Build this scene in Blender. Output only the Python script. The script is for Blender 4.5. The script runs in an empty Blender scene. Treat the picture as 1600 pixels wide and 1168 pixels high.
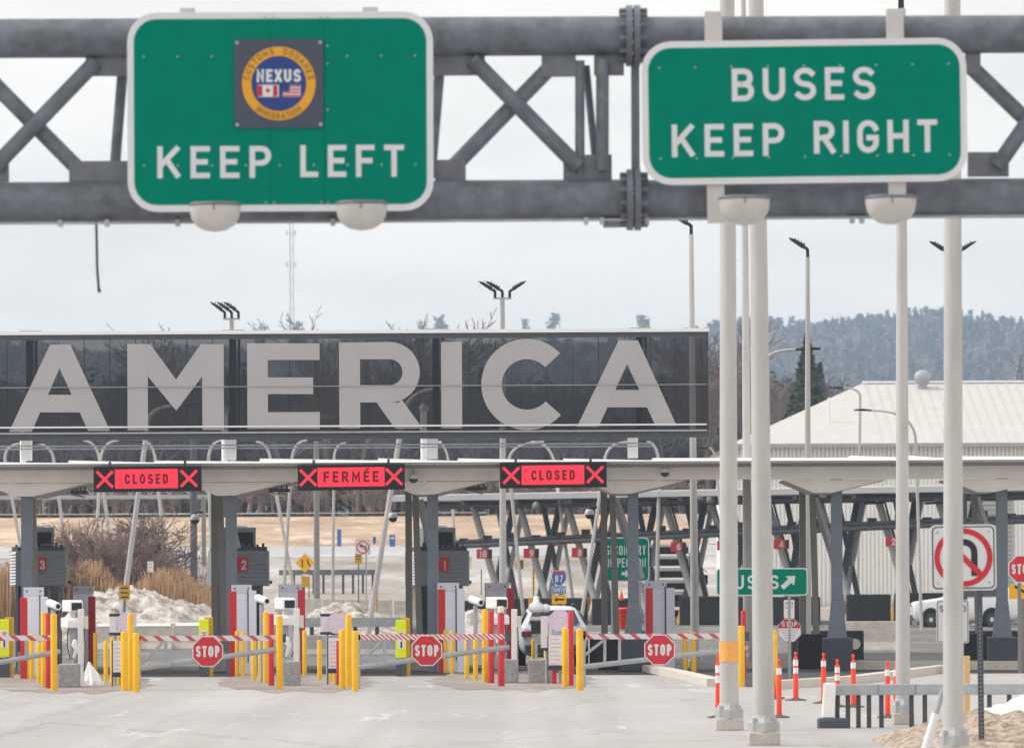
import bpy, math, random
import numpy as np
from mathutils import Vector, Matrix, noise

# ------------------------------------------------------------------ camera, sky, sun, exposure
SC = bpy.context.scene
COL = SC.collection
PI = math.pi
R = math.radians
F = 7900.0            # focal length in photo pixels (photo is 1600 wide)
HC = 2.13             # eye height
U0, V0 = 800.0, 910.0  # where the level axis meets the picture
ROLL = R(0.25)

cam = bpy.data.cameras.new('camera')
cam.sensor_width = 36.0
cam.sensor_fit = 'HORIZONTAL'
cam.lens = F / 1600 * 36
cam.shift_x = 0.0
cam.shift_y = (V0 - 584) / 1600
cam.clip_start = 0.5
cam.clip_end = 6000
cam.dof.use_dof = True
cam.dof.focus_distance = 108
cam.dof.aperture_fstop = 3.9
camo = bpy.data.objects.new('camera', cam)
COL.objects.link(camo)
camo.matrix_world = Matrix.Translation((0, 0, HC)) @ Matrix.Rotation(PI / 2, 4, 'X') @ Matrix.Rotation(-ROLL, 4, 'Z')
SC.camera = camo

SUN_EL, SUN_AZ = R(46), R(-82)     # azimuth measured from +Y towards +X: high on the left
sl = bpy.data.lights.new('sun', 'SUN')
sl.energy = 2.4
sl.angle = R(8)
sl.color = (1.0, 0.98, 0.95)
so = bpy.data.objects.new('sun', sl)
COL.objects.link(so)
sdir = Vector((math.cos(SUN_EL) * math.sin(SUN_AZ), math.cos(SUN_EL) * math.cos(SUN_AZ), math.sin(SUN_EL)))
so.rotation_euler = sdir.to_track_quat('Z', 'Y').to_euler()
so.location = (0, 0, 60)

world = bpy.data.worlds.new('World')
SC.world = world
world.use_nodes = True
nt = world.node_tree
for n in list(nt.nodes):
    nt.nodes.remove(n)
def wn(t, **k):
    n = nt.nodes.new(t)
    for a, b in k.items():
        setattr(n, a, b)
    return n
sky = wn('ShaderNodeTexSky', sky_type='NISHITA')
sky.sun_disc = False
sky.sun_elevation = SUN_EL
sky.sun_rotation = SUN_AZ
sky.dust_density = 3
tc = wn('ShaderNodeTexCoord')
mp = wn('ShaderNodeMapping')
mp.inputs['Scale'].default_value = (7, 7, 22)
ns = wn('ShaderNodeTexNoise')
ns.inputs['Scale'].default_value = 1.6
ns.inputs['Detail'].default_value = 7
ns.inputs['Roughness'].default_value = 0.55
cr = wn('ShaderNodeMapRange')
cr.inputs['From Min'].default_value = 0.32
cr.inputs['From Max'].default_value = 0.62
cr.inputs['To Min'].default_value = 0.72
cr.inputs['To Max'].default_value = 0.97
sep = wn('ShaderNodeSeparateXYZ')
el = wn('ShaderNodeMapRange')
el.inputs['From Min'].default_value = 0.03
el.inputs['From Max'].default_value = 0.13
cc = wn('ShaderNodeMix', data_type='RGBA')
cc.inputs[6].default_value = (12.0, 11.5, 10.9, 1)       # thin cloud sheet low down (before the 0.1 strength)
cc.inputs[7].default_value = (12.4, 11.9, 11.2, 1)
mx = wn('ShaderNodeMix', data_type='RGBA')
bg = wn('ShaderNodeBackground')
bg.inputs['Strength'].default_value = 0.1
wo = wn('ShaderNodeOutputWorld')
L = nt.links.new
L(tc.outputs['Generated'], mp.inputs['Vector'])
L(mp.outputs['Vector'], ns.inputs['Vector'])
L(ns.outputs['Fac'], cr.inputs['Value'])
L(tc.outputs['Generated'], sep.inputs['Vector'])
L(sep.outputs['Z'], el.inputs['Value'])
L(el.outputs['Result'], cc.inputs[0])
L(cr.outputs['Result'], mx.inputs[0])
L(sky.outputs['Color'], mx.inputs[6])
L(cc.outputs[2], mx.inputs[7])
L(mx.outputs[2], bg.inputs['Color'])
L(bg.outputs['Background'], wo.inputs['Surface'])

SC.view_settings.view_transform = 'Standard'
SC.view_settings.look = 'None'
SC.view_settings.exposure = 0.0
SC.view_settings.gamma = 1.0
SC.view_settings.use_curve_mapping = False
SC.render.engine = 'CYCLES'
cy = SC.cycles
cy.use_denoising = True
cy.max_bounces = 6
cy.diffuse_bounces = 3
cy.glossy_bounces = 3
cy.transmission_bounces = 4
cy.transparent_max_bounces = 24
cy.volume_bounces = 2
cy.sample_clamp_indirect = 6

# ------------------------------------------------------------------ pixel <-> world
def unroll(px, py):
    u, v = px - U0, py - V0
    c, s = math.cos(ROLL), math.sin(ROLL)
    return u * c - v * s, u * s + v * c
def W(px, py, Y):
    u, v = unroll(px, py)
    return Vector((u * Y / F, Y, HC - v * Y / F))
def G(px, py):
    u, v = unroll(px, py)
    Y = F * HC / v
    return Vector((u * Y / F, Y, 0))
def sc(Y):
    return F / Y          # photo pixels per metre

# ------------------------------------------------------------------ materials
def C(r, g, b, k=1.0):
    def f(x):
        x = x / 255
        return (x / 12.92 if x <= 0.04045 else ((x + 0.055) / 1.055) ** 2.4) * k
    return (min(f(r), .92), min(f(g), .92), min(f(b), .92), 1)
MATS = {}
def mat(name, col, rough=.6, metal=0., var=.12, scale=2.0, bump=0., dirt=None, dirt_amt=.4, emit=None, alpha=None, spec=.4, stretch=None, dlo=.48):
    m = bpy.data.materials.new(name)
    m.use_nodes = True
    t = m.node_tree
    b = t.nodes['Principled BSDF']
    b.inputs['Roughness'].default_value = rough
    b.inputs['Metallic'].default_value = metal
    b.inputs['Specular IOR Level'].default_value = spec
    geo = t.nodes.new('ShaderNodeNewGeometry')
    mpn = t.nodes.new('ShaderNodeMapping')
    if stretch:
        mpn.inputs['Scale'].default_value = stretch
    t.links.new(geo.outputs['Position'], mpn.inputs['Vector'])
    n1 = t.nodes.new('ShaderNodeTexNoise')
    n1.inputs['Scale'].default_value = scale
    n1.inputs['Detail'].default_value = 8
    n1.inputs['Roughness'].default_value = .62
    t.links.new(mpn.outputs['Vector'], n1.inputs['Vector'])
    mr = t.nodes.new('ShaderNodeMapRange')
    mr.inputs['From Min'].default_value = .28
    mr.inputs['From Max'].default_value = .72
    mr.inputs['To Min'].default_value = 1 - var
    mr.inputs['To Max'].default_value = 1 + var
    t.links.new(n1.outputs['Fac'], mr.inputs['Value'])
    mul = t.nodes.new('ShaderNodeVectorMath')
    mul.operation = 'SCALE'
    mul.inputs[0].default_value = col[:3]
    t.links.new(mr.outputs['Result'], mul.inputs['Scale'])
    last = mul.outputs['Vector']
    if dirt:
        n2 = t.nodes.new('ShaderNodeTexNoise')
        n2.inputs['Scale'].default_value = scale * .6
        n2.inputs['Detail'].default_value = 10
        n2.inputs['Roughness'].default_value = .7
        mp2 = t.nodes.new('ShaderNodeMapping')
        mp2.inputs['Location'].default_value = (13.7, 5.1, 8.3)
        if stretch:
            mp2.inputs['Scale'].default_value = stretch
        t.links.new(geo.outputs['Position'], mp2.inputs['Vector'])
        t.links.new(mp2.outputs['Vector'], n2.inputs['Vector'])
        r2 = t.nodes.new('ShaderNodeMapRange')
        r2.inputs['From Min'].default_value = dlo
        r2.inputs['From Max'].default_value = dlo + .2
        r2.inputs['To Max'].default_value = dirt_amt
        t.links.new(n2.outputs['Fac'], r2.inputs['Value'])
        mm = t.nodes.new('ShaderNodeMix')
        mm.data_type = 'RGBA'
        mm.inputs[7].default_value = dirt
        t.links.new(r2.outputs['Result'], mm.inputs[0])
        t.links.new(last, mm.inputs[6])
        last = mm.outputs[2]
    t.links.new(last, b.inputs['Base Color'])
    if bump:
        bp = t.nodes.new('ShaderNodeBump')
        bp.inputs['Strength'].default_value = bump
        bp.inputs['Distance'].default_value = .05
        t.links.new(n1.outputs['Fac'], bp.inputs['Height'])
        t.links.new(bp.outputs['Normal'], b.inputs['Normal'])
    if emit:
        b.inputs['Emission Color'].default_value = emit[0]
        b.inputs['Emission Strength'].default_value = emit[1]
    if alpha is not None:
        b.inputs['Alpha'].default_value = alpha
    MATS[name] = m
    return m

def striped(name, ca, cb, period, slant=0., duty=.5, axis='X'):
    m = mat(name, ca, .45)
    t = m.node_tree
    b = t.nodes['Principled BSDF']
    co = t.nodes.new('ShaderNodeTexCoord')
    sp = t.nodes.new('ShaderNodeSeparateXYZ')
    t.links.new(co.outputs['Object'], sp.inputs['Vector'])
    ml = t.nodes.new('ShaderNodeMath'); ml.operation = 'MULTIPLY_ADD'
    ml.inputs[1].default_value = slant
    t.links.new(sp.outputs['Z'], ml.inputs[0])
    t.links.new(sp.outputs[axis], ml.inputs[2])
    dv = t.nodes.new('ShaderNodeMath'); dv.operation = 'DIVIDE'; dv.inputs[1].default_value = period
    t.links.new(ml.outputs[0], dv.inputs[0])
    fr = t.nodes.new('ShaderNodeMath'); fr.operation = 'FRACT'
    t.links.new(dv.outputs[0], fr.inputs[0])
    lt = t.nodes.new('ShaderNodeMath'); lt.operation = 'LESS_THAN'; lt.inputs[1].default_value = duty
    t.links.new(fr.outputs[0], lt.inputs[0])
    mm = t.nodes.new('ShaderNodeMix'); mm.data_type = 'RGBA'
    mm.inputs[6].default_value = ca
    mm.inputs[7].default_value = cb
    t.links.new(lt.outputs[0], mm.inputs[0])
    t.links.new(mm.outputs[2], b.inputs['Base Color'])
    return m

M = MATS
K = 1.35
mat('galvanized', C(108, 114, 124, 1.0), .6, .1, .34, 5, .1, C(82, 77, 74), .6)
mat('galvanized_dark', C(108, 112, 119, 1.1), .6, .1, .22, 6)
mat('galvanized_pale', C(160, 163, 168, 1.1), .5, .1, .16, 7)
mat('sign_green', (0.0, .205, .140, 1), .7, 0, .05, 5, spec=0.)
mat('sign_seam', C(0, 84, 68), .8, spec=0.)
mat('sign_white', C(212, 213, 216, 1.05), .5, 0, .04, 8)
mat('legend_white', C(208, 209, 213, 1.05), .5, 0, .04, 8)
mat('pole_paint', C(192, 189, 187), .5, 0, .07, 1.5, 0, C(168, 161, 155), .5, stretch=(3, 3, .6))
mat('pole_base', C(178, 178, 178), .55, .2, .1, 6)
mat('lamp_bowl', C(196, 192, 190, 1.0), .35, 0, .09, 8)
mat('black_metal', C(38, 40, 46), .5, 0, .1, 6)
mat('dark_grey', C(78, 82, 90), .6, 0, .12, 5)
mat('steel_blue', C(116, 125, 138, 1.0), .45, .0, .1, 4)
mat('steel_grey', C(128, 128, 126, 1.0), .5, 0, .1, 4)
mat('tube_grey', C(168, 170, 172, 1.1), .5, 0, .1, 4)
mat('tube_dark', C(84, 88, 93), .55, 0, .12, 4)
mat('soffit', C(246, 241, 236, 1.0), .7, 0, .05, 2, 0, C(222, 214, 206), .4)
mat('fascia', C(168, 168, 168, 1.1), .6, 0, .08, 3)
mat('snow', C(250, 250, 252), .7, 0, .04, 3, .15)
mat('roof_edge', C(242, 243, 246), .6, 0, .03, 5)
mat('booth_grey', C(140, 147, 156, 1.0), .55, 0, .06, 6)
mat('booth_dark', C(66, 71, 84), .4, 0, .1, 6)
mat('louvre_white', C(225, 225, 226), .5, 0, .04, 8)
mat('dark_glass', C(36, 40, 46), .12, 0, .05, 3, spec=.6)
mat('red_paint', C(196, 42, 54, 1.05), .45, 0, .07, 6)
mat('red_plate', C(205, 52, 58, 1.0), .5, 0, .06, 8)
mat('yellow_paint', C(240, 184, 16, 1.0), .42, 0, .06, 7, 0, C(206, 150, 26), .35)
mat('yellow_worn', C(206, 156, 40, 1.0), .5, 0, .1, 9)
mat('sign_orange', C(250, 178, 32, 1.1), .5, 0, .06, 9)
mat('cabinet', C(214, 216, 230, 1.15), .5, 0, .05, 5)
mat('white_plastic', C(236, 236, 236), .45, 0, .04, 8)
mat('beige_plastic', C(222, 214, 200), .5, 0, .05, 8)
mat('concrete', C(160, 160, 160, 1.05), .85, 0, .22, 14, .25, C(110, 110, 110), .4)
mat('concrete_pale', C(196, 190, 182, 1.0), .85, 0, .14, 6, .2, C(150, 142, 132), .4)
mat('kerb_stone', C(208, 202, 192, 1.0), .85, 0, .12, 8, .2)
mat('lavender', C(205, 190, 208, 1.15), .55, 0, .05, 10)
mat('pink_print', C(232, 214, 226, 1.1), .55, 0, .03, 10)
mat('pink_line', C(205, 150, 165), .55, 0, .03, 10)
mat('paper', C(226, 222, 224, 1.1), .6, 0, .04, 10)
mat('navy_plate', C(52, 60, 84), .5, 0, .06, 8)
mat('lime', C(228, 240, 20, 1.0), .5, 0, .06, 10)
mat('orange_plastic', C(255, 72, 44, 1.1), .5, 0, .07, 8)
mat('reflective_white', C(238, 236, 236), .4, 0, .05, 10)
mat('rubber', C(30, 30, 32), .8, 0, .15, 10)
mat('rust_base', C(98, 88, 78), .8, 0, .2, 10)
mat('sign_blue', C(40, 108, 178, 1.0), .5, 0, .05, 8)
mat('navy_round', C(28, 62, 128), .5, 0, .05, 8)
mat('gold', C(222, 158, 34, 1.05), .5, 0, .05, 8)
mat('gold_print', C(120, 92, 50), .5, 0, .05, 8)
mat('slate_plate', C(66, 74, 90), .5, 0, .05, 8)
mat('flag_red', C(190, 40, 54), .5, 0, .05, 8)
mat('car_white', C(240, 242, 244), .25, 0, .02, 5, spec=.6)
mat('car_silver', C(206, 212, 220), .28, .1, .03, 5, spec=.6)
mat('car_glass', C(44, 50, 60), .08, 0, .02, 3, spec=.7)
mat('tail_red', C(150, 24, 40), .2, 0, .05, 8)
mat('rim_grey', C(70, 72, 76), .4, .3, .05, 8)
mat('hub_white', C(226, 222, 214), .4, 0, .05, 8)
mat('barrier_black', C(48, 48, 51), .8, 0, .15, 5, .1)
mat('wood_tan', C(222, 184, 130, 1.0), .7, 0, .08, 8)
mat('tape_orange', C(244, 170, 90, 1.05), .6, 0, .06, 8)
mat('siding', C(246, 243, 238, 1.05), .6, 0, .04, 2)
mat('roof_pale', C(196, 195, 192, 1.0), .75, 0, .06, 1.2, .1)
mat('trunk_bark', C(104, 92, 88), .9, 0, .25, 3)
mat('twig', C(120, 106, 104), .9, 0, .25, 2)
mat('twig_far', C(100, 98, 106), .9, 0, .3, .3)
mat('shrub_twig', C(150, 128, 122), .9, 0, .3, 2)
mat('shrub_dark', C(116, 100, 98), .9, 0, .3, 2)
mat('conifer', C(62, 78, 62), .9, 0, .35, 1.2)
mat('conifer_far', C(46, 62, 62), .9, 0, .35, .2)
mat('conifer_hill', C(84, 106, 118), .9, 0, .3, .2)  # paler and bluer: distance haze mixed into the needle colour
mat('twig_hill', C(140, 134, 146), .9, 0, .3, .15)  # pale winter twigs, some distance haze in the colour as well
mat('reed', C(194, 160, 126), .9, 0, .3, 2)
mat('dirty_snow', C(206, 200, 195), .9, 0, .16, 2.2, .6, C(128, 112, 99), .95, dlo=.41)
mat('gritty_snow', C(200, 186, 170), .95, 0, .32, 14, .9, C(124, 102, 82), .95, dlo=.42)
striped('arm_stripe', C(214, 214, 218), C(196, 84, 90), .32, 1.2, .38)
striped('arm_stripe_fine', C(226, 222, 224), C(206, 96, 100), .098, 1.2, .5)
striped('arm_stripe_close', C(226, 226, 228), C(206, 60, 66), .33, 1.0, .42)
# LED faces (they give off light)
mat('led_housing', C(16, 16, 22), .5, 0, .1, 6)
mat('led_red', C(120, 10, 20), .6, emit=(C(255, 58, 82), .92))
mat('led_letter', C(96, 4, 14), .6, emit=(C(96, 4, 14), .5))
mat('lamp_red', C(200, 30, 30), .5, emit=(C(255, 40, 50), .9))

def seethrough(name, col, op, rough=.5):
    m = bpy.data.materials.new(name)
    m.use_nodes = True
    t = m.node_tree
    b = t.nodes['Principled BSDF']
    b.inputs['Base Color'].default_value = col
    b.inputs['Roughness'].default_value = rough
    b.inputs['Specular IOR Level'].default_value = .3
    geo = t.nodes.new('ShaderNodeNewGeometry')
    n1 = t.nodes.new('ShaderNodeTexNoise')
    n1.inputs['Scale'].default_value = 1.1
    n1.inputs['Detail'].default_value = 5
    t.links.new(geo.outputs['Position'], n1.inputs['Vector'])
    mr = t.nodes.new('ShaderNodeMapRange')
    mr.inputs['From Min'].default_value = .3
    mr.inputs['From Max'].default_value = .7
    mr.inputs['To Min'].default_value = op - .04
    mr.inputs['To Max'].default_value = op + .04
    t.links.new(n1.outputs['Fac'], mr.inputs['Value'])
    t.links.new(mr.outputs['Result'], b.inputs['Alpha'])
    MATS[name] = m
seethrough('mesh_glass', C(44, 48, 56), .55)
seethrough('frit_letter', C(202, 200, 202, 1.05), .61)

def ground_mat(name, ca, cb, salt, salt_amt, grit, sc1=.35, stretch=(.5, .16, 1), cracks=False):
    m = bpy.data.materials.new(name)
    m.use_nodes = True
    t = m.node_tree
    b = t.nodes['Principled BSDF']
    b.inputs['Roughness'].default_value = .9
    b.inputs['Specular IOR Level'].default_value = .2
    geo = t.nodes.new('ShaderNodeNewGeometry')
    def noise(scale, det, st, off):
        mp_ = t.nodes.new('ShaderNodeMapping')
        mp_.inputs['Scale'].default_value = st
        mp_.inputs['Location'].default_value = (off, off * .7, 0)
        t.links.new(geo.outputs['Position'], mp_.inputs['Vector'])
        n_ = t.nodes.new('ShaderNodeTexNoise')
        n_.inputs['Scale'].default_value = scale
        n_.inputs['Detail'].default_value = det
        n_.inputs['Roughness'].default_value = .65
        t.links.new(mp_.outputs['Vector'], n_.inputs['Vector'])
        return n_.outputs['Fac']
    def ramp(fac, a, b_, lo=0., hi=1.):
        r_ = t.nodes.new('ShaderNodeMapRange')
        r_.inputs['From Min'].default_value = a
        r_.inputs['From Max'].default_value = b_
        r_.inputs['To Min'].default_value = lo
        r_.inputs['To Max'].default_value = hi
        t.links.new(fac, r_.inputs['Value'])
        return r_.outputs['Result']
    def mix(f, a, b_):
        m_ = t.nodes.new('ShaderNodeMix'); m_.data_type = 'RGBA'
        t.links.new(f, m_.inputs[0])
        for i, s in ((6, a), (7, b_)):
            if isinstance(s, tuple):
                m_.inputs[i].default_value = s
            else:
                t.links.new(s, m_.inputs[i])
        return m_.outputs[2]
    c0 = mix(ramp(noise(sc1, 8, stretch, 0), .35, .65), ca, cb)
    c1 = mix(ramp(noise(sc1 * 2.2, 10, (.35, .12, 1), 31), .52, .66, 0, salt_amt), c0, salt)
    c2 = mix(ramp(noise(9, 4, (1, .35, 1), 57), .60, .74, 0, .55), c1, grit)
    if cracks:
        # worn wheel tracks along the lanes, slab joints, fine cracks and salt runs
        trk = ramp(noise(.55, 3, (1, .02, 1), 11), .44, .58, 0, .35)
        c2 = mix(trk, c2, C(150, 147, 145))
        run = ramp(noise(1.1, 9, (.9, .09, 1), 77), .60, .66, 0, .55)
        c2 = mix(run, c2, C(212, 211, 210))
        wv = t.nodes.new('ShaderNodeTexVoronoi')
        wv.feature = 'DISTANCE_TO_EDGE'
        wv.inputs['Scale'].default_value = .16
        mpv = t.nodes.new('ShaderNodeMapping')
        mpv.inputs['Scale'].default_value = (1, .45, 1)
        wob = t.nodes.new('ShaderNodeTexNoise')
        wob.inputs['Scale'].default_value = 1.4
        wob.inputs['Detail'].default_value = 5
        t.links.new(geo.outputs['Position'], wob.inputs['Vector'])
        va = t.nodes.new('ShaderNodeVectorMath'); va.operation = 'MULTIPLY_ADD'
        va.inputs[1].default_value = (1.3, 1.3, 0)
        t.links.new(wob.outputs['Color'], va.inputs[0])
        t.links.new(geo.outputs['Position'], va.inputs[2])
        t.links.new(va.outputs['Vector'], mpv.inputs['Vector'])
        t.links.new(mpv.outputs['Vector'], wv.inputs['Vector'])
        c2 = mix(ramp(wv.outputs['Distance'], 0., .010, .3, 0), c2, C(96, 92, 90))
        c2 = mix(ramp(noise(3.2, 2, (1, .5, 1), 91), .735, .76, 0, .6), c2, C(84, 78, 72))
    t.links.new(c2, b.inputs['Base Color'])
    bp = t.nodes.new('ShaderNodeBump')
    bp.inputs['Strength'].default_value = .25
    bp.inputs['Distance'].default_value = .02
    t.links.new(noise(14, 5, (1, 1, 1), 3), bp.inputs['Height'])
    t.links.new(bp.outputs['Normal'], b.inputs['Normal'])
    MATS[name] = m
ground_mat('salted_asphalt', C(173, 170, 168), C(182, 180, 178), C(192, 190, 189), .4, C(132, 125, 120), cracks=True)
ground_mat('lane_asphalt', C(106, 104, 103), C(124, 121, 120), C(168, 164, 161), .5, C(86, 83, 81), .8)
ground_mat('field_ground', C(200, 174, 150), C(160, 136, 114), C(222, 206, 186), .9, C(138, 116, 96), .5, (.35, .07, 1))
ground_mat('snowy_verge', C(132, 122, 112), C(200, 197, 195), C(158, 140, 124), .95, C(176, 164, 152), .35, (.4, .1, 1))
ground_mat('road_far', C(168, 168, 170), C(184, 183, 184), C(206, 205, 205), .6, C(150, 148, 146), .3)
ground_mat('bank_ground', C(176, 168, 160), C(160, 150, 142), C(220, 216, 214), .9, C(134, 118, 104), .4, (.4, .12, 1))
ground_mat('forest_floor', C(92, 84, 78), C(78, 72, 70), C(104, 94, 86), .6, C(66, 62, 60), .05)
ground_mat('far_woodland', C(106, 98, 96), C(84, 84, 84), C(70, 80, 72), .7, C(120, 110, 104), .02)
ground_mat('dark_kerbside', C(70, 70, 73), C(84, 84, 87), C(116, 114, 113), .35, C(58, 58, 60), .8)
ground_mat('shaded_asphalt', C(66, 64, 63), C(80, 78, 76), C(112, 108, 105), .35, C(52, 50, 49), .8)  # dark asphalt with the canopy's shade put into its colour
ground_mat('island_grit_shade', C(142, 132, 126), C(158, 149, 143), C(186, 180, 176), .5, C(112, 102, 95), .9)  # pinkish island grit, with contact shade round the bollards put into its tone

# ------------------------------------------------------------------ mesh helpers
class MB:
    def __init__(s):
        s.v, s.f, s.sm = [], [], []
    def add(s, vs, fs, sm=False):
        b = len(s.v)
        s.v.extend([tuple(p) for p in vs])
        for f in fs:
            s.f.append([b + i for i in f])
            s.sm.append(sm)
        return s
    def box(s, x0, x1, y0, y1, z0, z1):
        vs = [(x, y, z) for z in (z0, z1) for y in (y0, y1) for x in (x0, x1)]
        return s.add(vs, [(0, 2, 3, 1), (4, 5, 7, 6), (0, 1, 5, 4), (2, 6, 7, 3), (0, 4, 6, 2), (1, 3, 7, 5)])
    def cyl(s, p0, p1, r0, r1=None, n=14, sm=True, caps=True):
        return s.tube([p0, p1], [r0, r0 if r1 is None else r1], n, sm, caps)
    def tube(s, pts, r, n=10, sm=True, caps=True):
        pts = [Vector(p) for p in pts]
        rs = r if isinstance(r, (list, tuple)) else [r] * len(pts)
        rings = []
        d0 = (pts[1] - pts[0]).normalized()
        up = Vector((0, 0, 1)) if abs(d0.z) < .9 else Vector((0, 1, 0))
        a = d0.cross(up).normalized()
        for i, p in enumerate(pts):
            if i == 0: d = pts[1] - pts[0]
            elif i == len(pts) - 1: d = pts[-1] - pts[-2]
            else: d = (pts[i + 1] - pts[i]).normalized() + (pts[i] - pts[i - 1]).normalized()
            d.normalize()
            a = (a - d * a.dot(d)).normalized()
            b = d.cross(a)
            rings.append([p + (a * math.cos(2 * PI * k / n) + b * math.sin(2 * PI * k / n)) * rs[i] for k in range(n)])
        vs = [q for ring in rings for q in ring]
        fs = []
        for i in range(len(pts) - 1):
            for k in range(n):
                k2 = (k + 1) % n
                fs.append((i * n + k, i * n + k2, (i + 1) * n + k2, (i + 1) * n + k))
        s.add(vs, fs, sm)
        if caps:
            s.add(rings[0], [tuple(range(n))[::-1]])
            s.add(rings[-1], [tuple(range(n))])
        return s
    def prism(s, poly, y0, y1):           # polygon in x,z
        n = len(poly)
        vs = [(x, y0, z) for x, z in poly] + [(x, y1, z) for x, z in poly]
        fs = [tuple(range(n)), tuple(range(n, 2 * n))[::-1]]
        fs += [(i, i + n, (i + 1) % n + n, (i + 1) % n) for i in range(n)]
        return s.add(vs, fs)
    def xprism(s, poly, x0, x1):          # polygon in y,z
        n = len(poly)
        vs = [(x0, y, z) for y, z in poly] + [(x1, y, z) for y, z in poly]
        fs = [tuple(range(n)), tuple(range(n, 2 * n))[::-1]]
        fs += [(i, i + n, (i + 1) % n + n, (i + 1) % n) for i in range(n)]
        return s.add(vs, fs)
    def zprism(s, poly, z0, z1):          # polygon in x,y
        n = len(poly)
        vs = [(x, y, z0) for x, y in poly] + [(x, y, z1) for x, y in poly]
        fs = [tuple(range(n))[::-1], tuple(range(n, 2 * n))]
        fs += [(i, (i + 1) % n, (i + 1) % n + n, i + n) for i in range(n)]
        return s.add(vs, fs)
    def lathe(s, prof, c=(0, 0, 0), n=16, sm=True):
        vs, fs = [], []
        for r, z in prof:
            vs += [(c[0] + r * math.cos(2 * PI * k / n), c[1] + r * math.sin(2 * PI * k / n), c[2] + z) for k in range(n)]
        for i in range(len(prof) - 1):
            for k in range(n):
                k2 = (k + 1) % n
                fs.append((i * n + k, i * n + k2, (i + 1) * n + k2, (i + 1) * n + k))
        return s.add(vs, fs, sm)
    def disc(s, cx, cz, r, y0, y1, n=24, r_in=None, rz=None):
        rz = r if rz is None else rz
        if r_in is None:
            return s.prism([(cx + r * math.cos(2 * PI * k / n), cz + rz * math.sin(2 * PI * k / n)) for k in range(n)], y0, y1)
        vs, fs = [], []
        for y in (y0, y1):
            for rr in (r, r_in):
                vs += [(cx + rr * math.cos(2 * PI * k / n), y, cz + rr * math.sin(2 * PI * k / n)) for k in range(n)]
        for k in range(n):
            k2 = (k + 1) % n
            fs += [(k, k2, n + k2, n + k), (2 * n + k, 3 * n + k, 3 * n + k2, 2 * n + k2), (k, 2 * n + k, 2 * n + k2, k2), (n + k, n + k2, 3 * n + k2, 3 * n + k)]
        return s.add(vs, fs)
    def build(s, name, m, parent=None, bevel=0., loc=None):
        me = bpy.data.meshes.new(name)
        me.from_pydata(s.v, [], s.f)
        me.polygons.foreach_set('use_smooth', s.sm)
        me.materials.append(M[m])
        me.update()
        o = bpy.data.objects.new(name, me)
        COL.objects.link(o)
        if parent: o.parent = parent
        if loc is not None: o.location = loc
        if bevel:
            md = o.modifiers.new('edge', 'BEVEL')
            md.width = bevel
            md.segments = 2
            md.limit_method = 'ANGLE'
            md.angle_limit = R(50)
        return o

def tag(o, label, cat, group=None, kind=None):
    if label: o['label'] = label
    if cat: o['category'] = cat
    if group: o['group'] = group
    if kind: o['kind'] = kind
    return o
def thing(name, label, cat, loc=(0, 0, 0), rz=0., group=None):
    o = bpy.data.objects.new(name, None)
    o.empty_display_size = .2
    COL.objects.link(o)
    o.location = loc
    o.rotation_euler = (0, 0, rz)
    return tag(o, label, cat, group)
def structure(name, mb, m):
    return tag(mb.build(name, m), None, None, None, 'structure')
def rrect(w, h, r, n=6):
    pts = []
    for cx, cz, a0 in ((w / 2 - r, h / 2 - r, 0), (-w / 2 + r, h / 2 - r, 90), (-w / 2 + r, -h / 2 + r, 180), (w / 2 - r, -h / 2 + r, 270)):
        for k in range(n + 1):
            a = R(a0 + 90 * k / n)
            pts.append((cx + r * math.cos(a), cz + r * math.sin(a)))
    return pts
def octagon(r):
    return [(r * math.cos(R(22.5 + 45 * k)), r * math.sin(R(22.5 + 45 * k))) for k in range(8)]

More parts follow.
